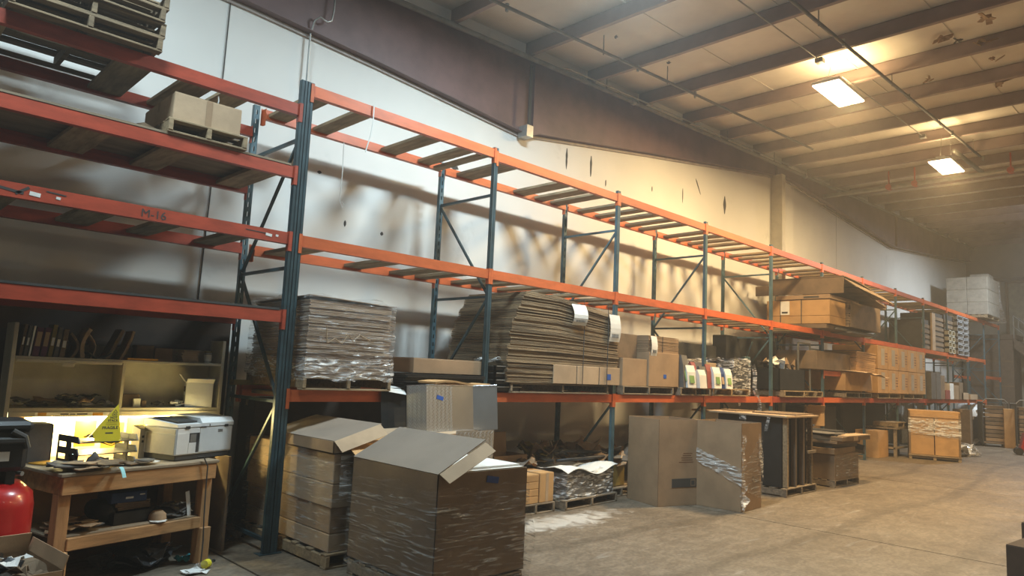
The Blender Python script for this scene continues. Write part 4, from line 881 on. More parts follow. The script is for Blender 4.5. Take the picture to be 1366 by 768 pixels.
single('plastic_sheet', 'crumpled silver plastic sheet bunched over the goods in the fourth bay', 'plastic', MB().sheet(lambda u,v:(u*1.5, .1+.5*v+.05*math.sin(u*17), .45+.18*math.sin(u*2.4)+.05*math.sin(u*13+v*7)*math.cos(v*11)-.25*(1-v)**2), 34,14,.003), K['film_heavy'], (7.1,.02,ZB+.0))
w3 = thing('wrapped_pallet_load', 'black boxes half covered by torn white stretch wrap on the yellow pallet', 'pallet load', (8.95,.48,ZB+.13))
for i in range(3): carton_parts(w3, .62,.8,.17,'blackshine',False,None,False,(0,0,i*.18))
wrap_shell(w3, .66,.84,-.1,.55,'film_heavy',amp=.02,top=False,nz=10)
part('torn_wrap', MB().sheet(lambda u,v:(.30+.28*v+.05*math.sin(v*9), -.44-.08*u, .45-.85*v+.03*math.sin(u*7)), 4,12,.004).sheet(lambda u,v:(-.2+.08*u, -.44-.03*v, -.05-.25*v), 2,5,.003), K['film_heavy'], w3, label='torn strip of white wrap')
single('black_cabinet', 'long flat black case behind the wrapped goods in the fourth bay', 'case', MB().bbox(0,0,0,1.55,.25,.38,.01), K['charcoal'], (7.75,.76,ZB+.55))
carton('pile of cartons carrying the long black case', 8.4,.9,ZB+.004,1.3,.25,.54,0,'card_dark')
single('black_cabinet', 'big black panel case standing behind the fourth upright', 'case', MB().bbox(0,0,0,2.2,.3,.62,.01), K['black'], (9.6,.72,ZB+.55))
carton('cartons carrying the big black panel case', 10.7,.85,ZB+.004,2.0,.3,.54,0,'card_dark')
single('wall_socket_box', 'small blue grey box on a bent arm by the fourth upright', 'box', MB().bbox(-.1,-.05,0,.1,.05,.20,.01).bar((.05,0,.2),(.27,.0,.50),.02,.02), K['teal_light'], (9.68,.35,ZB+.55))
pallet('yellow pallet on the low beam of the fifth bay', 11.35, .45, ZB+.004, 0, 1.9, 1.1, 'wood')
t = thing('black_bin', 'large black bin with scraps inside on the fifth bay pallet', 'bin', (10.95,.40,ZB+.135))
part('bin_body', MB().box(-.6,-.42,0,.6,.42,.01).box(-.6,-.42,0,.6,-.40,.42).box(-.6,.40,0,.6,.42,.42).box(-.6,-.42,0,-.58,.42,.42).box(.58,-.42,0,.6,.42,.42), K['blackshine'], t)
clutter('pale strips and scraps sticking out of the large black bin', 10.95,.35,ZB+.5,.8,.5,.12,12,['paper','leather','card','dark'],flat=2.5)
fr = thing('metal_frame', 'grey square tube frame standing on the fifth bay pallet', 'frame', (12.0,.12,ZB+.135))
part('frame_tube', MB().bar((-.45,0,.12),(-.45,0,1.0),.03,.03).bar((-.45,0,1.0),(.15,0,1.0),.03,.03).bar((.15,0,1.0),(.15,0,.0),.03,.03).bar((.15,0,.9),(.6,0,.9),.03,.03), K['grey_pipe'], fr)
part('frame_slat', MB().bar((-.3,.2,0),(-.3,.2,.45),.03,.03).bar((.0,.2,0),(.0,.2,.45),.03,.03).bar((.25,.2,0),(.25,.2,.45),.03,.03).bar((-.5,.2,.45),(.5,.2,.45),.04,.03), K['charcoal'], fr)

# bay 4-6, middle level
mp = thing('carton_stack', 'strapped row of tan cartons with a white label on the middle beams', 'boxes', (12.45,.30,ZM+.004), 0)
for i,(ya,yb) in enumerate(((-.66,-.06),(-.055,.40),(.405,.72))):
    part('carton', MB().bbox(-.45,ya,.10,.45,yb,.27,.005).bbox(-.45,ya,.275,.45,yb,.62,.005), K['card_orange'], mp)
part('pallet_base', MB().bbox(-.48,-.6,.0,1.6,.66,.09,.004), K['card_dark'], mp)
for y in (-.06,.405): part('strap', MB().box(-.454,y-.01,.1,-.45,y+.01,.63), K['print'], mp)
part('shipping_label', MB().box(-.456,.20,.30,-.451,.40,.60), K['paper'], mp, label='white shipping label')
part('barcode', MB().box(-.459,.24,.33,-.456,.37,.37), K['print'], mp)
part('top_tray', MB().bbox(-.48,-.68,.63,1.2,.5,.72,.004), K['card'], mp)
part('hand_hole', MB().box(-.483,-.45,.65,-.479,-.12,.69), K['print'], mp)
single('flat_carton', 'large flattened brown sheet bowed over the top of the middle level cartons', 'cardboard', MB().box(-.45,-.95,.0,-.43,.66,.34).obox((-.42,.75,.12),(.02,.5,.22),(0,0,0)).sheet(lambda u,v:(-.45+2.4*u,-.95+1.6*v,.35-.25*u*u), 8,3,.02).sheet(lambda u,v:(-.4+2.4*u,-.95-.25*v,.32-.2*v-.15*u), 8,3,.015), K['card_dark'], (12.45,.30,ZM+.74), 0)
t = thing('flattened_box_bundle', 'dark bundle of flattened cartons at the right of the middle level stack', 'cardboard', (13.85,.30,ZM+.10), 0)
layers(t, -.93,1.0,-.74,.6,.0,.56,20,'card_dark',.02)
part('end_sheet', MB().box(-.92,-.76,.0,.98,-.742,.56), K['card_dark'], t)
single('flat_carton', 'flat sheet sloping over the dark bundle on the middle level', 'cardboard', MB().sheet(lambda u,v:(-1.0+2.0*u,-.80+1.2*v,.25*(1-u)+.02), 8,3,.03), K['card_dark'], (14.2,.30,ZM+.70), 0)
pallet('yellow pallet lying beside the dark bundle on the middle level', 15.9, .35, ZM+.80, .1, 1.0, 1.0, 'wood')
single('dark_boards', 'dark boards jutting under the middle level cartons', 'boards', MB().bbox(-1.2,-.3,0,1.3,.5,.05,.005).bbox(-.6,-.4,-.03,.9,.2,.0,.004), K['leather'], (13.6,-.05,ZM+.005))

# bays 4-7, low level
single('flat_carton', 'bent open carton pile behind the fifth upright', 'cardboard', MB().bbox(-1.2,-.5,0,1.1,.5,.40,.01), K['card_dark'], (13.3,.45,2.07), 0)
t = thing('flattened_box_bundle', 'stack of orange tinted flat cartons on the raised beam in the sixth bay', 'cardboard', (14.75,.40,2.065), .04)
layers(t, -.75,.72,-.55,.5,.03,.5,16,'card_orange',.012)
single('cardboard_flap', 'bent pale cardboard flap hanging out over the raised beam', 'cardboard', MB().sheet(lambda u,v:(-.5+1.7*u,.28-.85*v,.02-.10*u*u*v-.05*v*v+.02*math.sin(u*14)*v), 14,4,.008), K['card_light'], (14.0,.0,2.085))
carton('wide tan carton below the bent cardboard flap', 14.45,.40,ZB+.17,1.75,1.0,.42,0,'card_orange')
pallet('dark pallet beneath the wide tan carton', 14.5,.42,ZB+.004,0,1.7,1.0,'wood_grey')
for px_ in (16.6, 18.6): pallet('grey pallet under the big labelled cartons, %s' % ('left of two' if px_ < 17 else 'right of two'), px_,.45,ZB+.004,0,1.75,1.1,'wood')
words = {0:'far left',1:'second from left',2:'middle',3:'second from right',4:'far right'}
for i in range(5):
    for j in range(2):
        t = carton('%s carton in the %s row of tall cartons with grey labels' % (words[i], 'upper' if j else 'lower'), 16.02+i*.80,.42,ZB+.135+j*.60,.77,1.1,.585,0,'card_orange',group='tall cartons with grey labels',tape=False)
        part('grey_label', MB().box(-.13,-.553,.10,.13,-.5505,.52), K['card_grey2'], t); part('print_lines', (lambda b: [b.box(.18,-.553,.18+q*.07,.34,-.5505,.20+q*.07) for q in range(4)] and b)(MB()), K['brownink'], t)
        part('side_label', MB().box(-.3875,-.2,.15,-.3855,.2,.45), K['card_light'], t)
for i in range(2): carton('tall narrow grey carton %s past the labelled cartons' % ('nearest' if not i else 'second'), 20.55+i*.52,.35,ZB+.004,.48,.9,.78,0,'leather')
for i,(x,w_,h,m_,lab) in enumerate(((21.6,.7,.72,'card_dark','dark heap carton on the far low beam'),(22.3,.5,.28,'redcard','small reddish carton on the far low beam'),(22.75,.45,.5,'paper','white carton on the far low beam'),(23.3,.6,.45,'card','brown carton stacked on the far low beam'),(24.4,.9,.22,'card_light','long flat carton at the end of the far low beam'),(23.9,.5,.55,'card_dark','tall brown carton on the far low beam'),(25.6,1.0,.18,'card_light','pale flat carton on the last low beam'))):
    carton(lab, x,.25,ZB+.004,w_,.6,h,0,m_)
# far middle level: crates, lattice pallets, boards
for i,(x,w_,h) in enumerate(((20.7,1.0,.9),(21.9,1.2,1.2),(23.2,1.2,1.25))):
    t = thing('dark_crate', ['left','middle','right'][i]+' dark slatted crate on the far middle beams', 'crate', (x,.55,ZM+.004), 0, 'dark crates on the far middle beams')
    part('crate_core', MB().box(-w_/2+.03,-.45,0,w_/2-.03,.45,h), K['charcoal'], t)
    for q in range(int(h/.16)): part('slat', MB().bbox(-w_/2,-.47,.02+q*.16,w_/2,-.45,.12+q*.16,.003), K['card_dark'], t)
single('pale_board', 'pale narrow board leaning on the dark crates on the far middle beams', 'board', MB().bbox(0,0,0,.35,.05,1.15,.005), K['card_light'], (21.0,.02,ZM+.004))
def lattice(label, x, y, z, n, m, w_=.55, c=.19, rz=0):
    t = thing('plastic_pallet', label, 'pallet', (x,y,z), rz)
    for i in range(n):
        for j in range(2):
            xx = -w_/2+j*w_/2; q = MB()
            q.box(xx,0,i*c,xx+w_/2-.03,.12,i*c+.025).box(xx,0,i*c+c-.045,xx+w_/2-.03,.12,i*c+c-.02).box(xx,0,i*c,xx+.035,.12,i*c+c-.02).box(xx+w_/2-.065,0,i*c,xx+w_/2-.03,.12,i*c+c-.02)
            part('cell', q, K[m], t)
    return t
K['palegrey'] = mat('pale_grey_plastic', (0.36,0.37,0.38), .5)
lattice('tall grey lattice pallet standing on end on the far middle beams', 24.4,-.05,ZM+.004,7,'palegrey',1.5,.19)
lattice('small grey and yellow lattice pallet leaning on the far middle beams', 23.0,-.04,ZM+.004,4,'offwhite',.8,.19)
# far top: wrapped white cartons
wt = thing('wrapped_pallet_load', 'stack of white cartons in clear wrap on the far top beams', 'pallet load', (27.55,.30,ZT+.004), 0)
pallet_parts(wt, 1.9, 1.25, 'wood')
K['whitecard'] = mat('white_carton', (0.34,0.31,0.26), .8)
wcm = MB().bbox(-.465,-.32,0,.465,.32,.455,.01).mesh('carton', K['whitecard'])
for i in range(2):
    for l in range(2):
        for j in range(3): part('carton', wcm, None, wt, (-.47+i*.94, -.325+l*.65, .13+j*.46))
part('carton', MB().bbox(-.4,-.3,0,.4,.3,.22,.01), K['whitecard'], wt, (.45,-.2,1.51))
wrap_shell(wt, 1.89,1.32,.1,1.52,'film_light',amp=.03,nz=12)
part('torn_wrap', MB().sheet(lambda u,v:(.96+1.1*v*v+.05*math.sin(v*8), -.66+1.1*u, 1.55-1.50*v), 6,12,.004), K['film_heavy'], wt, label='loose wrap hanging off the end')
add_frame(RR, 12*S, m='teal_light')
add_beam(RR, 11*S, 12*S, ZT); add_beam(RR, 11*S, 12*S, ZT, True); add_beam(RR, 11*S, 12*S, 2.35); add_beam(RR, 11*S, 12*S, 2.35, True)
# extra end frame leaning at the far end

# ------------------------------------------------------------------ floor: nearest wrapped loads
BX = thing('wrapped_pallet_load', 'big open brown carton on a pallet in the foreground, wrapped in film', 'pallet load', (.675,-1.46,0), .0)
pallet_parts(BX, .94, 1.14, 'wood_grey')
carton_parts(BX, .95, 1.14, .81, 'card_dark2', True, None, False, (0,0,.14))
part('inner_box_lines', MB().box(-.478,-.573,.40,.478,.573,.404).box(-.478,-.573,.66,.478,.573,.664), K['card_dark'], BX)
FA = math.radians(27)
part('top_flap', MB().box(0,-.57,0,.52,.57,.006), K['card_grey'], BX, (-.475,0,.952), (0,-FA,0), label='large raised top flap')
part('flap_lip', MB().box(0,-.11,0,.50,0,.005), K['card_light'], BX, (-.465,-.572,.955), (.62,-FA+.03,0), label='narrow folded lip')
part('top_flap', MB().box(-.45,0,0,.45,.28,.006), K['card_orange'], BX, (0,.57,.95), (.5,0,0))
part('foam_board', MB().box(-.40,-.54,.93,.465,.54,.955).box(-.38,-.50,.957,.455,.54,.972), K['paper'], BX, label='white foam board')
tape_patch(BX, .08,-.5755,.88,.13,.05,'y','bluetape_d',.15, label='dark blue tape')
wrap_shell(BX, .96,1.15,.02,.72,'film',amp=.012,nz=20,top=False)
wrap_shell(BX, .97,1.16,.05,.84,'film_light',amp=.016,nz=14,top=False,name='outer_wrap')
part('hanging_wrap', MB().sheet(lambda u,v:(.485+.07*math.sin(v*2.5)+.03*u, -.60+.25*u+.02*math.sin(v*9+u*4), .78-.74*v), 6,14,.003), K['film'], BX, label='loose film curtain')

SA = thing('wrapped_pallet_load', 'film wrapped pallet behind the first upright lit yellow by the bench light', 'pallet load', (.58,.10,0), .0)
pallet_parts(SA, .96, 1.66, 'wood')
for i,(a,b,m_) in enumerate(((.13,.28,'card_light'),(.285,.50,'card'),(.505,.70,'card_light'),(.705,.96,'card_light'))):
    o_ = .03 if i < 2 else 0
    part('carton', MB().bbox(-.46+o_*.5,-.82+o_,a,.46,.82-o_*.5,b,.006), K[m_], SA)
wrap_shell(SA,.94,1.66,.14,.97,'film',amp=.014,nz=22,top=False)
wrap_shell(SA,.95,1.67,.45,.94,'film_light',amp=.014,nz=12,top=False,name='outer_wrap')
part('top_flap', MB().box(0,-.56,0,.50,.56,.006), K['card_grey'], SA, (-.49,-.27,1.065), (0,-math.radians(16),.03), label='large raised top flap')
part('open_tray', MB().box(-.49,-.84,.96,.46,.31,.97).box(-.49,-.84,.96,-.484,.31,1.065).box(-.49,-.84,.96,.46,-.834,1.065).box(-.49,.304,.96,.46,.31,1.065).box(.454,-.84,.96,.46,.31,1.065), K['card'], SA)
part('flap_lip', MB().box(0,-.13,0,.49,0,.005), K['card_light'], SA, (-.48,-.83,1.067), (.75,-math.radians(16),.03), label='narrow folded lip')
part('hanging_wrap', MB().sheet(lambda u,v:(-.42+.9*u, -.865-.03*math.sin(u*7), .95-.35*v*(1-.5*u)), 10,8,.003), K['film_heavy'], SA, label='bunched film')

SC_ = thing('carton_stack', 'stack of flat cartons on a pallet under the diamond plate tray', 'boxes', (1.42,-.42,0), 0)
pallet_parts(SC_, .86, .9, 'wood_grey')
for i in range(4): part('carton', MB().bbox(-.42+.01*i,-.43,.13+i*.235,.42,.44,.36+i*.235,.006), K[('card_dark','card','card_dark','card')[i]], SC_)
part('top_sheet', MB().obox((-.25,-.02,1.095),(.75,.8,.012),(0,-.02,.1)).obox((.02,-.25,1.08),(.8,.4,.012),(0,.02,-.1)), K['card_light'], SC_)
DPm = bpy.data.materials.new('diamond_plate'); DPm.use_nodes = True
_N = DPm.node_tree.nodes; _L = DPm.node_tree.links; _b = _N['Principled BSDF']; _b.inputs['Metallic'].default_value = 1; _b.inputs['Roughness'].default_value = .30; _b.inputs['Base Color'].default_value = (.62,.63,.62,1)
K['plate'] = mat('sheet_aluminium', (0.80,0.81,0.81), .36, metal=1.0, var=.05, scale=2)
DP = thing('diamond_plate_tray', 'bent aluminium diamond plate tray with blue tape standing on the carton stack', 'metal tray', (1.20,-.60,1.108), .0); DP.rotation_euler = (-.10,0,0)
def plate(x0,z0,x1,z1): return MB().box(x0,-.002,z0,x1,.002,z1)
def diamonds(w_, h_, pitch=.026):
    q = MB(); j = 0; z = pitch/2
    while z < h_:
        i = 0; x = pitch/2+(pitch/2 if j%2 else 0)
        while x < w_:
            a = .78 if (i+j)%2 else -.78
            q.obox((x,-.0032,z),(.023,.003,.006),(0,a,0)); x += pitch; i += 1
        z += pitch*.62; j += 1
    return q
part('back_plate', plate(0,0,.62,.455), K['plate'], DP)
part('diamond_tread', diamonds(.33,.45), K['plate'], DP, kind='stuff')
lf = part('left_flange', plate(-.22,0,0,.455), K['plate'], DP, (0,0,0), (0,0,-1.15))
q_ = diamonds(.21,.45); part('diamond_tread', q_, K['plate'], DP, (-.215*math.cos(1.15),.215*math.sin(1.15),0), (0,0,-1.15), kind='stuff')
part('right_flange', plate(0,0,.26,.46), K['plate'], DP, (.62,0,0), (0,0,-.55))
part('bottom_edge', MB().box(0,-.02,-.004,.62,.002,.0), K['plate'], DP)
part('rolled_rim', MB().tube([(-.09,.20,.458),(0,-.004,.458),(.62,-.004,.458),(.84,-.14,.462)],.004,6), K['chrome'], DP)
tape_patch(DP, .17,-.006,.33,.085,.04,'y','bluetape',.25)
PP = thing('diamond_plate_sheet', 'second diamond plate sheet leaning below the bent aluminium tray', 'metal sheet', (1.30,-.93,.72), 0)
part('sheet_plate', plate(0,0,.50,.42), K['plate'], PP); part('diamond_tread', diamonds(.49,.41), K['plate'], PP, kind='stuff')
part('support_board', MB().box(.02,.004,-.72,.06,.04,.05).box(.4,.004,-.72,.44,.04,.05), K['wood_grey'], PP)

# ------------------------------------------------------------------ floor: under bays 1-2
pallet('low dark pallet under the small orange cartons', 3.38,.40,0,0,.70,1.0,'wood_grey')
for i in range(4): carton(['lowest','second','third','topmost'][i]+' flat orange carton in the small column on the dark pallet', 3.26,.13,.13+i*.087,.34,.42,.082,0,'card_orange',group='small orange cartons on the dark pallet')
t = carton('upright orange carton with tape beside the small column', 3.58,.13,.13,.26,.42,.35,0,'card_orange'); part('tape', MB().box(-.02,-.212,0,.03,-.21,.35), K['card_light'], t)
t = carton('open brown carton standing behind the small orange cartons', 3.42,.62,.13,.62,.4,.52,0,'card',True,[('b',1.45,.26)])
clutter('scraps and paper in the gap behind the orange cartons', 3.55,.38,.49,.5,.35,.08,8,['paper','leather','card_light','card'],flat=1)
wj = thing('wrapped_pallet_load', 'low carton in crinkled clear wrap on a grey pallet beneath the strapped bundle', 'pallet load', (4.42,.42,0), .06)
pallet_parts(wj, 1.20, 1.1, 'wood_grey')
part('carton', MB().bbox(-.53,-.50,.14,.53,.45,.44,.01), K['leather'], wj)
wrap_shell(wj,1.08,1.0,.10,.47,'film_heavy',amp=.03,nz=9,top=False)
part('white_wrap', MB().sheet(lambda u,v:(-.58+1.15*u,-.56+.9*v,.46+.05*math.sin(u*8+v*3)+.03*math.sin(v*9)), 16,8,.006), K['paper'], wj, label='white foam sheet')
single('bumper_strip', 'long black rubber strip looped over the wrapped carton on the floor', 'strip', MB().tube([(.15,.0,.0),(-.02,.03,.04),(-.05,.1,.1),(.1,.16,.12),(.6,.10,.10),(1.2,.02,.06),(1.5,0,.0),(.9,-.06,.01),(.2,-.03,.0)],.022,8), K['dark'], (3.95,.30,.56), .0, smooth=True)
clutter('torn cardboard and rags heaped between the second and third uprights', 4.7,.70,.45,1.4,.6,.22,22,['card_dark','leather','card','olive','card_light'],flat=2.0)
carton('dark brown box at the back of the cardboard heap', 5.15,.95,.30,.6,.4,.32,0,'card_dark')
pallet('grey pallet under the heap behind the third upright', 5.45,.62,0,0,.8,1.0,'wood_grey')
carton('olive brown carton on the floor behind the third upright', 5.25,.60,.13,.75,.8,.30,.1,'olive')
clutter('torn cardboard piled on the olive carton behind the upright', 5.3,.5,.45,.9,.6,.14,12,['card_dark','leather','card','card_light'],flat=1.5)

# the two tall cartons
def rot_fp(p, q, r):   # near corner, left corner, right corner -> centre, angle, sizes
    pass
K['ink'] = K['print']
B1 = thing('tall_carton', 'tall open brown carton printed with a dark label bar', 'box', (5.65,-.45,0), -.30)
carton_parts(B1, .76, .68, 1.17, 'card', True, None, False)
part('label_bar', MB().bbox(-.14,-.345,.245,.30,-.3405,.365,.001), K['print'], B1, label='dark printed bar')
part('label_logo', MB().box(.19,-.3462,.26,.28,-.3452,.35), K['card_dark'], B1)
part('label_logo_mark', MB().box(.205,-.347,.275,.265,-.3463,.335), K['print'], B1)
part('label_marks', (lambda b: [b.box(-.11+i*.034,-.3415,.29,-.11+i*.034+.024,-.3403,.32) for i in range(8)] and b)(MB()), K['card_dark'], B1)
for i,(a,b) in enumerate(((.06,.22),(.05,.20),(.02,.22),(.03,.23),(-.02,.24))):
    part('printed_line', MB().box(a,-.3415,.70-i*.03,b,-.3401,.712-i*.03), K['brownink'], B1)
B2 = thing('tall_carton', 'tall open brown carton crossed by bands of shiny stretch film', 'box', (6.165,-1.165,0), .03)
carton_parts(B2, .62, .70, 1.17, 'card', True, None, False)
def band(pts, m='film_heavy'):
    q = MB()
    for (x,y,z0,z1),(x2,y2,z3,z4) in zip(pts, pts[1:]):
        n_ = 10
        def f(u,v): 
            a = z0+(z3-z0)*u; b = z1+(z4-z1)*u
            return (x+(x2-x)*u, y+(y2-y)*u, a+(b-a)*v+.008*math.sin(u*23+v*5))
        q.sheet(f, n_, 5, .002)
    return q
part('film_band', band([(-.322,.35,.62,.80),(-.322,-.36,.34,.56)]), K['film_heavy'], B2)
part('film_band', band([(-.322,-.362,.30,.52),(.322,-.362,.12,1.05)]), K['film'], B2)
part('film_band', band([(-.324,.1,.62,.64),(-.324,-.3,.52,.56)]).add([],[]), K['film_heavy'], B2)
part('film_edge', MB().sheet(lambda u,v:(-.33+.10*u,-.37-.015*math.sin(v*20),1.02-.98*v), 3,22,.006), K['film_heavy'], B2)
part('loose_film', MB().sheet(lambda u,v:(-.33+.12*u+.04*math.sin(v*13),-.38-.04*math.sin(v*9+u*3),.35-.34*v), 4,12,.006), K['film_heavy'], B2); part('loose_film', MB().sheet(lambda u,v:(.2+.13*u,-.372,1.03-.35*v-.3*u), 5,8,.004), K['film_heavy'], B2)
part('dark_tape', MB().box(.02,-.3605,.36,.22,-.3565,.45), K['card_dark'], B2)
# black panel crate
PC = thing('panel_crate', 'tall black foam panels standing on a pallet under a wooden top board', 'crate', (8.25,-.74,0), 0)
pallet_parts(PC, 1.15, 1.2, 'wood_grey')
for i in range(5): part('foam_panel', MB().bbox(-.50+i*.19,-.49,.128,-.32+i*.19,.60,1.20-(.01*i),.004), K['black'], PC)
part('foam_panel', MB().bbox(-.52,.10,.13,-.505,.12,1.2,.002), K['charcoal'], PC)
for x,m_ in ((-.46,'wood'),(-.16,'mez'),(.14,'mez'),(.46,'wood_dark')): part('corner_post', MB().bbox(x-.028,-.575,.128,x+.028,-.50,1.21,.004), K[m_], PC)
part('side_rail', MB().bbox(.25,-.595,.62,.57,-.575,.67,.003), K['wood_grey'], PC)
part('top_board', MB().bbox(-.60,-.62,1.205,.62,1.05,1.235,.004), K['card_light'], PC)
part('top_offcut', MB().obox((.2,-.2,1.245),(.9,.7,.018),(0,0,.1)).obox((0,.5,1.243),(.5,.3,.015),(0,0,-.2)), K['card_dark'], PC)
part('loose_film', MB().sheet(lambda u,v:(-.61-.01*u,-.36+.05*u+.05*v,1.2-.22*v), 2,7,.004), K['film_heavy'], PC); part('loose_film', MB().sheet(lambda u,v:(-.60,.05+.12*u,1.2-.07*v), 3,3,.003), K['film_heavy'], PC)
single('tread_board', 'dark ribbed board behind the black panel crate', 'board', MB().bbox(0,0,0,1.3,.6,.9,.02), K['black'], (7.0,.35,0))
# grey bottom stack
GS = thing('loaded_pallet', 'brown carton on a pallet carrying ragged dark cartons that overhang it', 'pallet load', (10.05,-.92,0), -.03)
pallet_parts(GS, 1.05, .95, 'wood_grey')
part('carton', MB().bbox(-.52,-.47,.12,.52,.47,.56,.01), K['card_dark'], GS)
part('film_patch', MB().sheet(lambda u,v:(-.50+1.0*u,-.485-.008*math.sin(u*15),.16+.38*v), 12,6,.003), K['film'], GS)
for i,(cx,cy,w_,d_,h_,z_,a,m_) in enumerate(((-.05,0,1.05,.9,.10,.56,.05,'card_dark'),(.05,.05,1.0,.95,.07,.665,-.04,'leather'),(0,0,1.1,1.0,.05,.74,.03,'card_dark'),(.1,-.05,1.25,1.1,.07,.795,0,'card_dark'),(-.1,0,.8,.8,.025,.87,.2,'charcoal'),(.35,.1,.5,.6,.05,.87,.1,'black'),(-.3,-.1,.5,.7,.012,.90,-.2,'leather'))):
    part('stacked_carton', MB().bbox(-w_/2,-d_/2,0,w_/2,d_/2,h_,.004), K[m_], GS, (cx,cy,z_), (0,0,a))
part('pale_edge', MB().bbox(-.35,-.615,.865,.70,-.35,.885,.002).bbox(-.05,-.605,.79,.15,-.59,.87,.001), K['card_light'], GS)
part('torn_corner', MB().obox((.7,-.35,.62),(.3,.3,.10),(.2,.3,.3)), K['charcoal'], GS)
# beyond
t = carton('orange tinted carton on the floor past the overhanging stack', 16.3,.25,0,.75,.55,.66,.0,'card_orange'); part('hand_hole', MB().box(-.3765,-.05,.5,-.3745,.05,.54), K['print'], t)
carton('dark box with rags under the fifth bay low beam', 11.9,.5,0,1.3,.8,.75,0,'card_dark')
clutter('rags and yellow box on the dark box under the fifth bay', 11.8,.35,.76,1.1,.6,.16,12,['leather','card_orange','dark','card'],flat=2)
carton('small orange open box on the heap beneath the fifth bay', 12.6,.2,.86,.35,.35,.3,.5,'card_orange',True,[('l',.8,.2),('r',.6,.2)])
single('dark_cabinet', 'large dark cabinet standing under the far low beams', 'cabinet', MB().bbox(0,0,0,3.3,.9,1.30,.02).bbox(.05,-.01,.05,1.6,0,1.25,.01).bbox(1.7,-.01,.05,3.25,0,1.25,.01), K['black'], (15.2,.30+.3,0))
single('dark_cabinet', 'narrow dark cabinet left of the far brown board', 'cabinet', MB().bbox(0,0,0,1.6,.7,1.25,.02), K['charcoal'], (13.3,.6,0))
single('brown_board', 'tall brown board leaning against the back under the sixth bay', 'board', MB().obox((0,0,.62),(.9,.03,1.25),(.08,0,0)), K['card'], (13.0,.45,.02))
wbz = thing('slatted_table', 'low grey timber table holding a small pallet past the orange carton', 'table', (17.35,.10,0))
part('table_top', MB().bbox(-.75,-.35,.70,.7,.4,.74,.004), K['wood_grey'], wbz)
for x in (-.7,.63):
    for y in (-.32,.32): part('leg', MB().bbox(x,y,0,x+.07,y+.07,.70,.003), K['wood_grey'], wbz)
part('lower_rail', MB().bbox(-.7,-.3,.2,.65,.35,.24,.003), K['wood_grey'], wbz)
pallet('small yellow pallet on the grey timber table', 17.2,.05,.745,0,1.0,.6,'wood')
# wrapped tall pallet
TP = thing('wrapped_pallet_load', 'wrapped load of tall orange brown cartons standing in the aisle at the far end', 'pallet load', (17.42,-.86,0), math.radians(73-90-60)+.0)
TP.rotation_euler = (0,0,-1.265)
for y in (-.35,.35): part('skid', MB().bbox(-.56,y-.03,0.03,.56,y+.03,.09,.004), K['wood'], TP)
for x in (-.53,0,.53):
    for y in (-.40,.40): part('foot', MB().bbox(x-.035,y-.035,0,x+.035,y+.035,.10,.004), K['wood'], TP)
part('deck_board', MB().bbox(-.57,-.46,.09,.57,.46,.12,.004), K['wood'], TP)
for i in range(2):
    x = -.265+i*.53
    part('carton', MB().bbox(x-.255,-.42,.125,x+.255,.42,.60,.006), K['card_orange'], TP)
    part('carton', MB().bbox(x-.255,-.42,.605,x+.255,.42,.82,.006), K['card_orange'], TP)
    part('carton', MB().bbox(x-.255,-.42,.825,x+.255,.42,1.05,.006), K['card_orange'], TP)
part('top_sheet', MB().bbox(-.56,-.44,1.05,.56,.44,1.22,.006), K['card_orange'], TP)
part('edge_board', MB().bbox(-.56,-.44,.12,-.52,.44,1.2,.004).bbox(.52,-.44,.12,.56,.44,1.2,.004), K['card_dark'], TP)
part('stretch_wrap', MB().sheet(lambda u,v:(-.57+1.14*u,-.45-.01*math.sin(u*21),.66+.36*v-.10*u*(1-v)), 18,6,.002), K['film_heavy'], TP)
wrap_shell(TP,1.13,.89,.55,1.15,'film_light',amp=.012,nz=8,top=False,name='outer_wrap')
single('trash_bag', 'crumpled grey plastic heap beside the wrapped load in the aisle', 'bag', MB().lathe([(.0,.0),(.42,.0),(.45,.08),(.36,.2),(.22,.30),(.08,.34),(0,.34)],14), K['film_heavy'], (19.6,-1.0,0), 0)
single('crumpled_plastic', 'torn pale plastic on the floor behind the crumpled grey heap', 'plastic', MB().sheet(lambda u,v:((u-.5)*1.1,(v-.5)*.8,.16+.14*math.sin(u*9+1)*math.cos(v*8)), 14,12,.01), K['paper'], (19.4,-.85,.02))
single('grey_tarp', 'pale grey tarp hung behind the far low rack bays', 'tarp', MB().sheet(lambda u,v:(u*5.2,.05*math.sin(u*24),1.42*v), 30,3,.01), mat('tarp',(0.30,0.29,0.26),.7), (21.6,1.1,.02))
t = thing('bagged_roll', 'tall white bagged roll with blue marks beside the far black carton', 'roll', (26.6,.25,0))
part('bag_body', MB().lathe([(0,0),(.52,0),(.55,.3),(.52,1.0),(.40,1.30),(0,1.36)],20), K['white'], t, smooth=True)
part('blue_mark', MB().add([(.56*math.cos(a),.56*math.sin(a),z) for z in (.62,.92) for a in (-2.7,-2.5,-2.3)]+[(.56*math.cos(a),.56*math.sin(a),z) for z in (1.08,1.28) for a in (-2.6,-2.4,-2.2)],[(0,1,4,3),(1,2,5,4),(6,7,10,9),(7,8,11,10)]), K['bluetape_d'], t)
carton('black carton standing beside the white bagged roll', 25.6,-.05,0,.55,.5,.90,0,'blackshine')
carton('brown upright board carton with plastic on it by the black carton', 24.2,.0,0,.35,.5,1.15,0,'card_dark')
single('crumpled_plastic', 'small crumpled plastic at the foot of the far black carton', 'plastic', MB().sheet(lambda u,v:((u-.5)*.8,(v-.5)*.5,.12+.1*math.sin(u*9+1)*math.cos(v*8)), 10,8,.01), K['leather'], (24.6,-.25,.0))
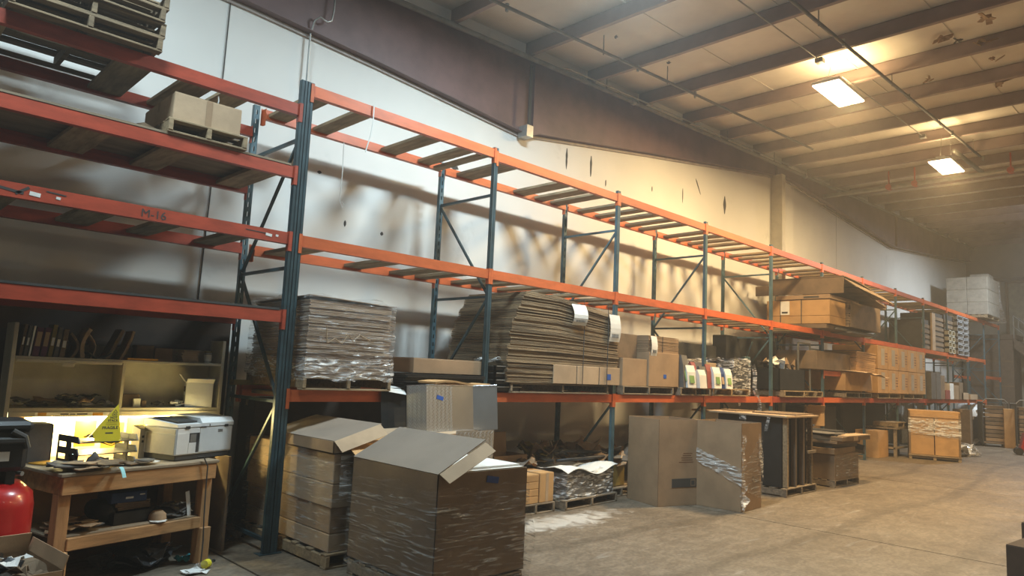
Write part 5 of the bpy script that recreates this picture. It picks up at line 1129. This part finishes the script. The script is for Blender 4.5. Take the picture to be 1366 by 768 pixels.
# roll cages
def cage(label, x, y, rz, w_=1.05, d=.8, h=1.42):
    t = thing('roll_cage', label, 'cage', (x,y,0), rz, 'roll cages of brown boards at the far end')
    part('base', MB().bbox(-w_/2,-d/2,.10,w_/2,d/2,.16,.01), K['card_dark'], t)
    for sx in (-1,1):
        for sy in (-1,1):
            part('post', MB().tube([(sx*w_/2,sy*d/2,.08),(sx*w_/2,sy*d/2,h)],.022,6), K['charcoal'], t)
            part('wheel', MB().tube([(sx*(w_/2-.06)-.02,sy*(d/2-.06),.05),(sx*(w_/2-.06)+.02,sy*(d/2-.06),.05)],.05,10), K['dark'], t)
    part('top_rail', MB().tube([(-w_/2,-d/2,h),(-w_/2+.1,-d/2,h+.12),(w_/2-.1,-d/2,h+.12),(w_/2,-d/2,h)],.02,6).tube([(-w_/2,-d/2,h),(-w_/2,d/2,h)],.02,6).tube([(w_/2,-d/2,h),(w_/2,d/2,h)],.02,6), K['grey_pipe'], t)
    for i in range(9): part('board', MB().bbox(-w_/2+.08,-d/2+.03,.18+i*.13,w_/2-.08,d/2-.03,.285+i*.13,.004), K['card_dark' if i%3 else 'card'], t)
    part('side_mesh', (lambda b: [b.box(-w_/2-.01,-d/2+.05+j*.1,.16,-w_/2+.01,-d/2+.07+j*.1,h) for j in range(int(d/.1))] and b)(MB()), K['charcoal'], t, kind='stuff')
    return t
cage('roll cage of brown boards just past the white bagged roll', 24.75,-.74,-1.22, .70)
cage('roll cage of brown boards at the right frame edge', 24.85,-1.66,-1.22, .74)
single('tall_carton', 'narrow orange brown carton wedged between the two roll cages', 'box', MB().bbox(-.15,-.16,.1,.15,.16,1.35,.006), K['card_orange'], (24.60,-1.19,-.1), -1.22)
# pallet jack
pj_ = thing('pallet_jack', 'red pallet jack with black wheels at the right frame edge', 'pallet jack', (22.0,-2.05,0), -1.2)
part('pump_body', MB().prism([(-.18,.1),(.25,.1),(.3,.2),(.05,.62),(-.05,.62),(-.12,.3)],-.14,.14,'y'), K['redpaint'], pj_)
part('wheel', MB().tube([(-.18,-.15,.1),(-.18,.15,.1)],.10,16), K['dark'], pj_)
part('wheel', MB().tube([(.1,-.2,.1),(.1,.2,.1)],.09,16), K['dark'], pj_)
for y in (-.27,.11): part('fork', MB().bbox(.15,y,.05,1.3,y+.16,.11,.01), K['redpaint'], pj_)
part('handle', MB().tube([(.0,0,.6),(.45,0,1.0),(.45,-.15,1.15),(.45,.15,1.15)],.02,8), K['dark'], pj_)
# bottom-right dark cartons
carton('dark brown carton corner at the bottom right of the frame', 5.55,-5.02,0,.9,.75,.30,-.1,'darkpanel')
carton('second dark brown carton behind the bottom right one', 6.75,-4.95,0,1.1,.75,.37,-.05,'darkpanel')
# mezzanine and stair at the far end
mz = thing('mezzanine_office', 'brown boarded mezzanine office behind the end of the racking', 'mezzanine', (31.0,.6,0))
part('wall_panel', MB().box(0,-.9,0,1.4,.85,3.95), K['mez'], mz); part('floor_edge', MB().bbox(-.05,-1.0,3.9,1.45,.85,4.1,.01), K['mez'], mz)
for z in (1.0,2.0,3.0): part('rail_strip', MB().box(-.01,-.9,z,0,.85,z+.06), K['card_dark'], mz)
st = thing('staircase', 'brown stair with pipe handrails descending along the far end wall', 'stairs', (30.9,-.35,0))
part('stringer', MB().prism([(0,3.95),(0,3.55),(-4.0,-.2),(-4.0,.2)], -.05,0,'x').prism([(0,3.95),(0,3.55),(-4.0,-.2),(-4.0,.2)], 1.0,1.05,'x'), K['mez'], st)
for i in range(18): part('tread', MB().bbox(0,-.22-i*.21,3.66-i*.20,1.0,.02-i*.21,3.70-i*.20,.004), K['mez'], st)
for x in (0,1.0):
    part('handrail', MB().tube([(x,0,4.85),(x,-4.0,1.05)],.025,8).tube([(x,0,4.4),(x,-4.0,.6)],.02,8), K['grey_pipe'], st)
    for i in range(5): part('rail_post', MB().tube([(x,-i*.98,3.8-i*.93),(x,-i*.98,4.85-i*.93)],.02,6), K['grey_pipe'], st)
ds = structure('door_1', MB().bbox(XE-.06,-1.7,4.1,XE-.001,.05,6.35,.01), mat('office_door',(0.30,0.27,0.20),.6))
part('door_frame', MB().box(XE-.09,-1.8,6.35,XE-.001,.15,6.45).box(XE-.09,.05,4.1,XE-.001,.15,6.45), K['card_dark'], ds)
part('beam_line', MB().box(XE-.12,-13,6.45,XE-.001,1.4,6.6), K['mez'], ds)
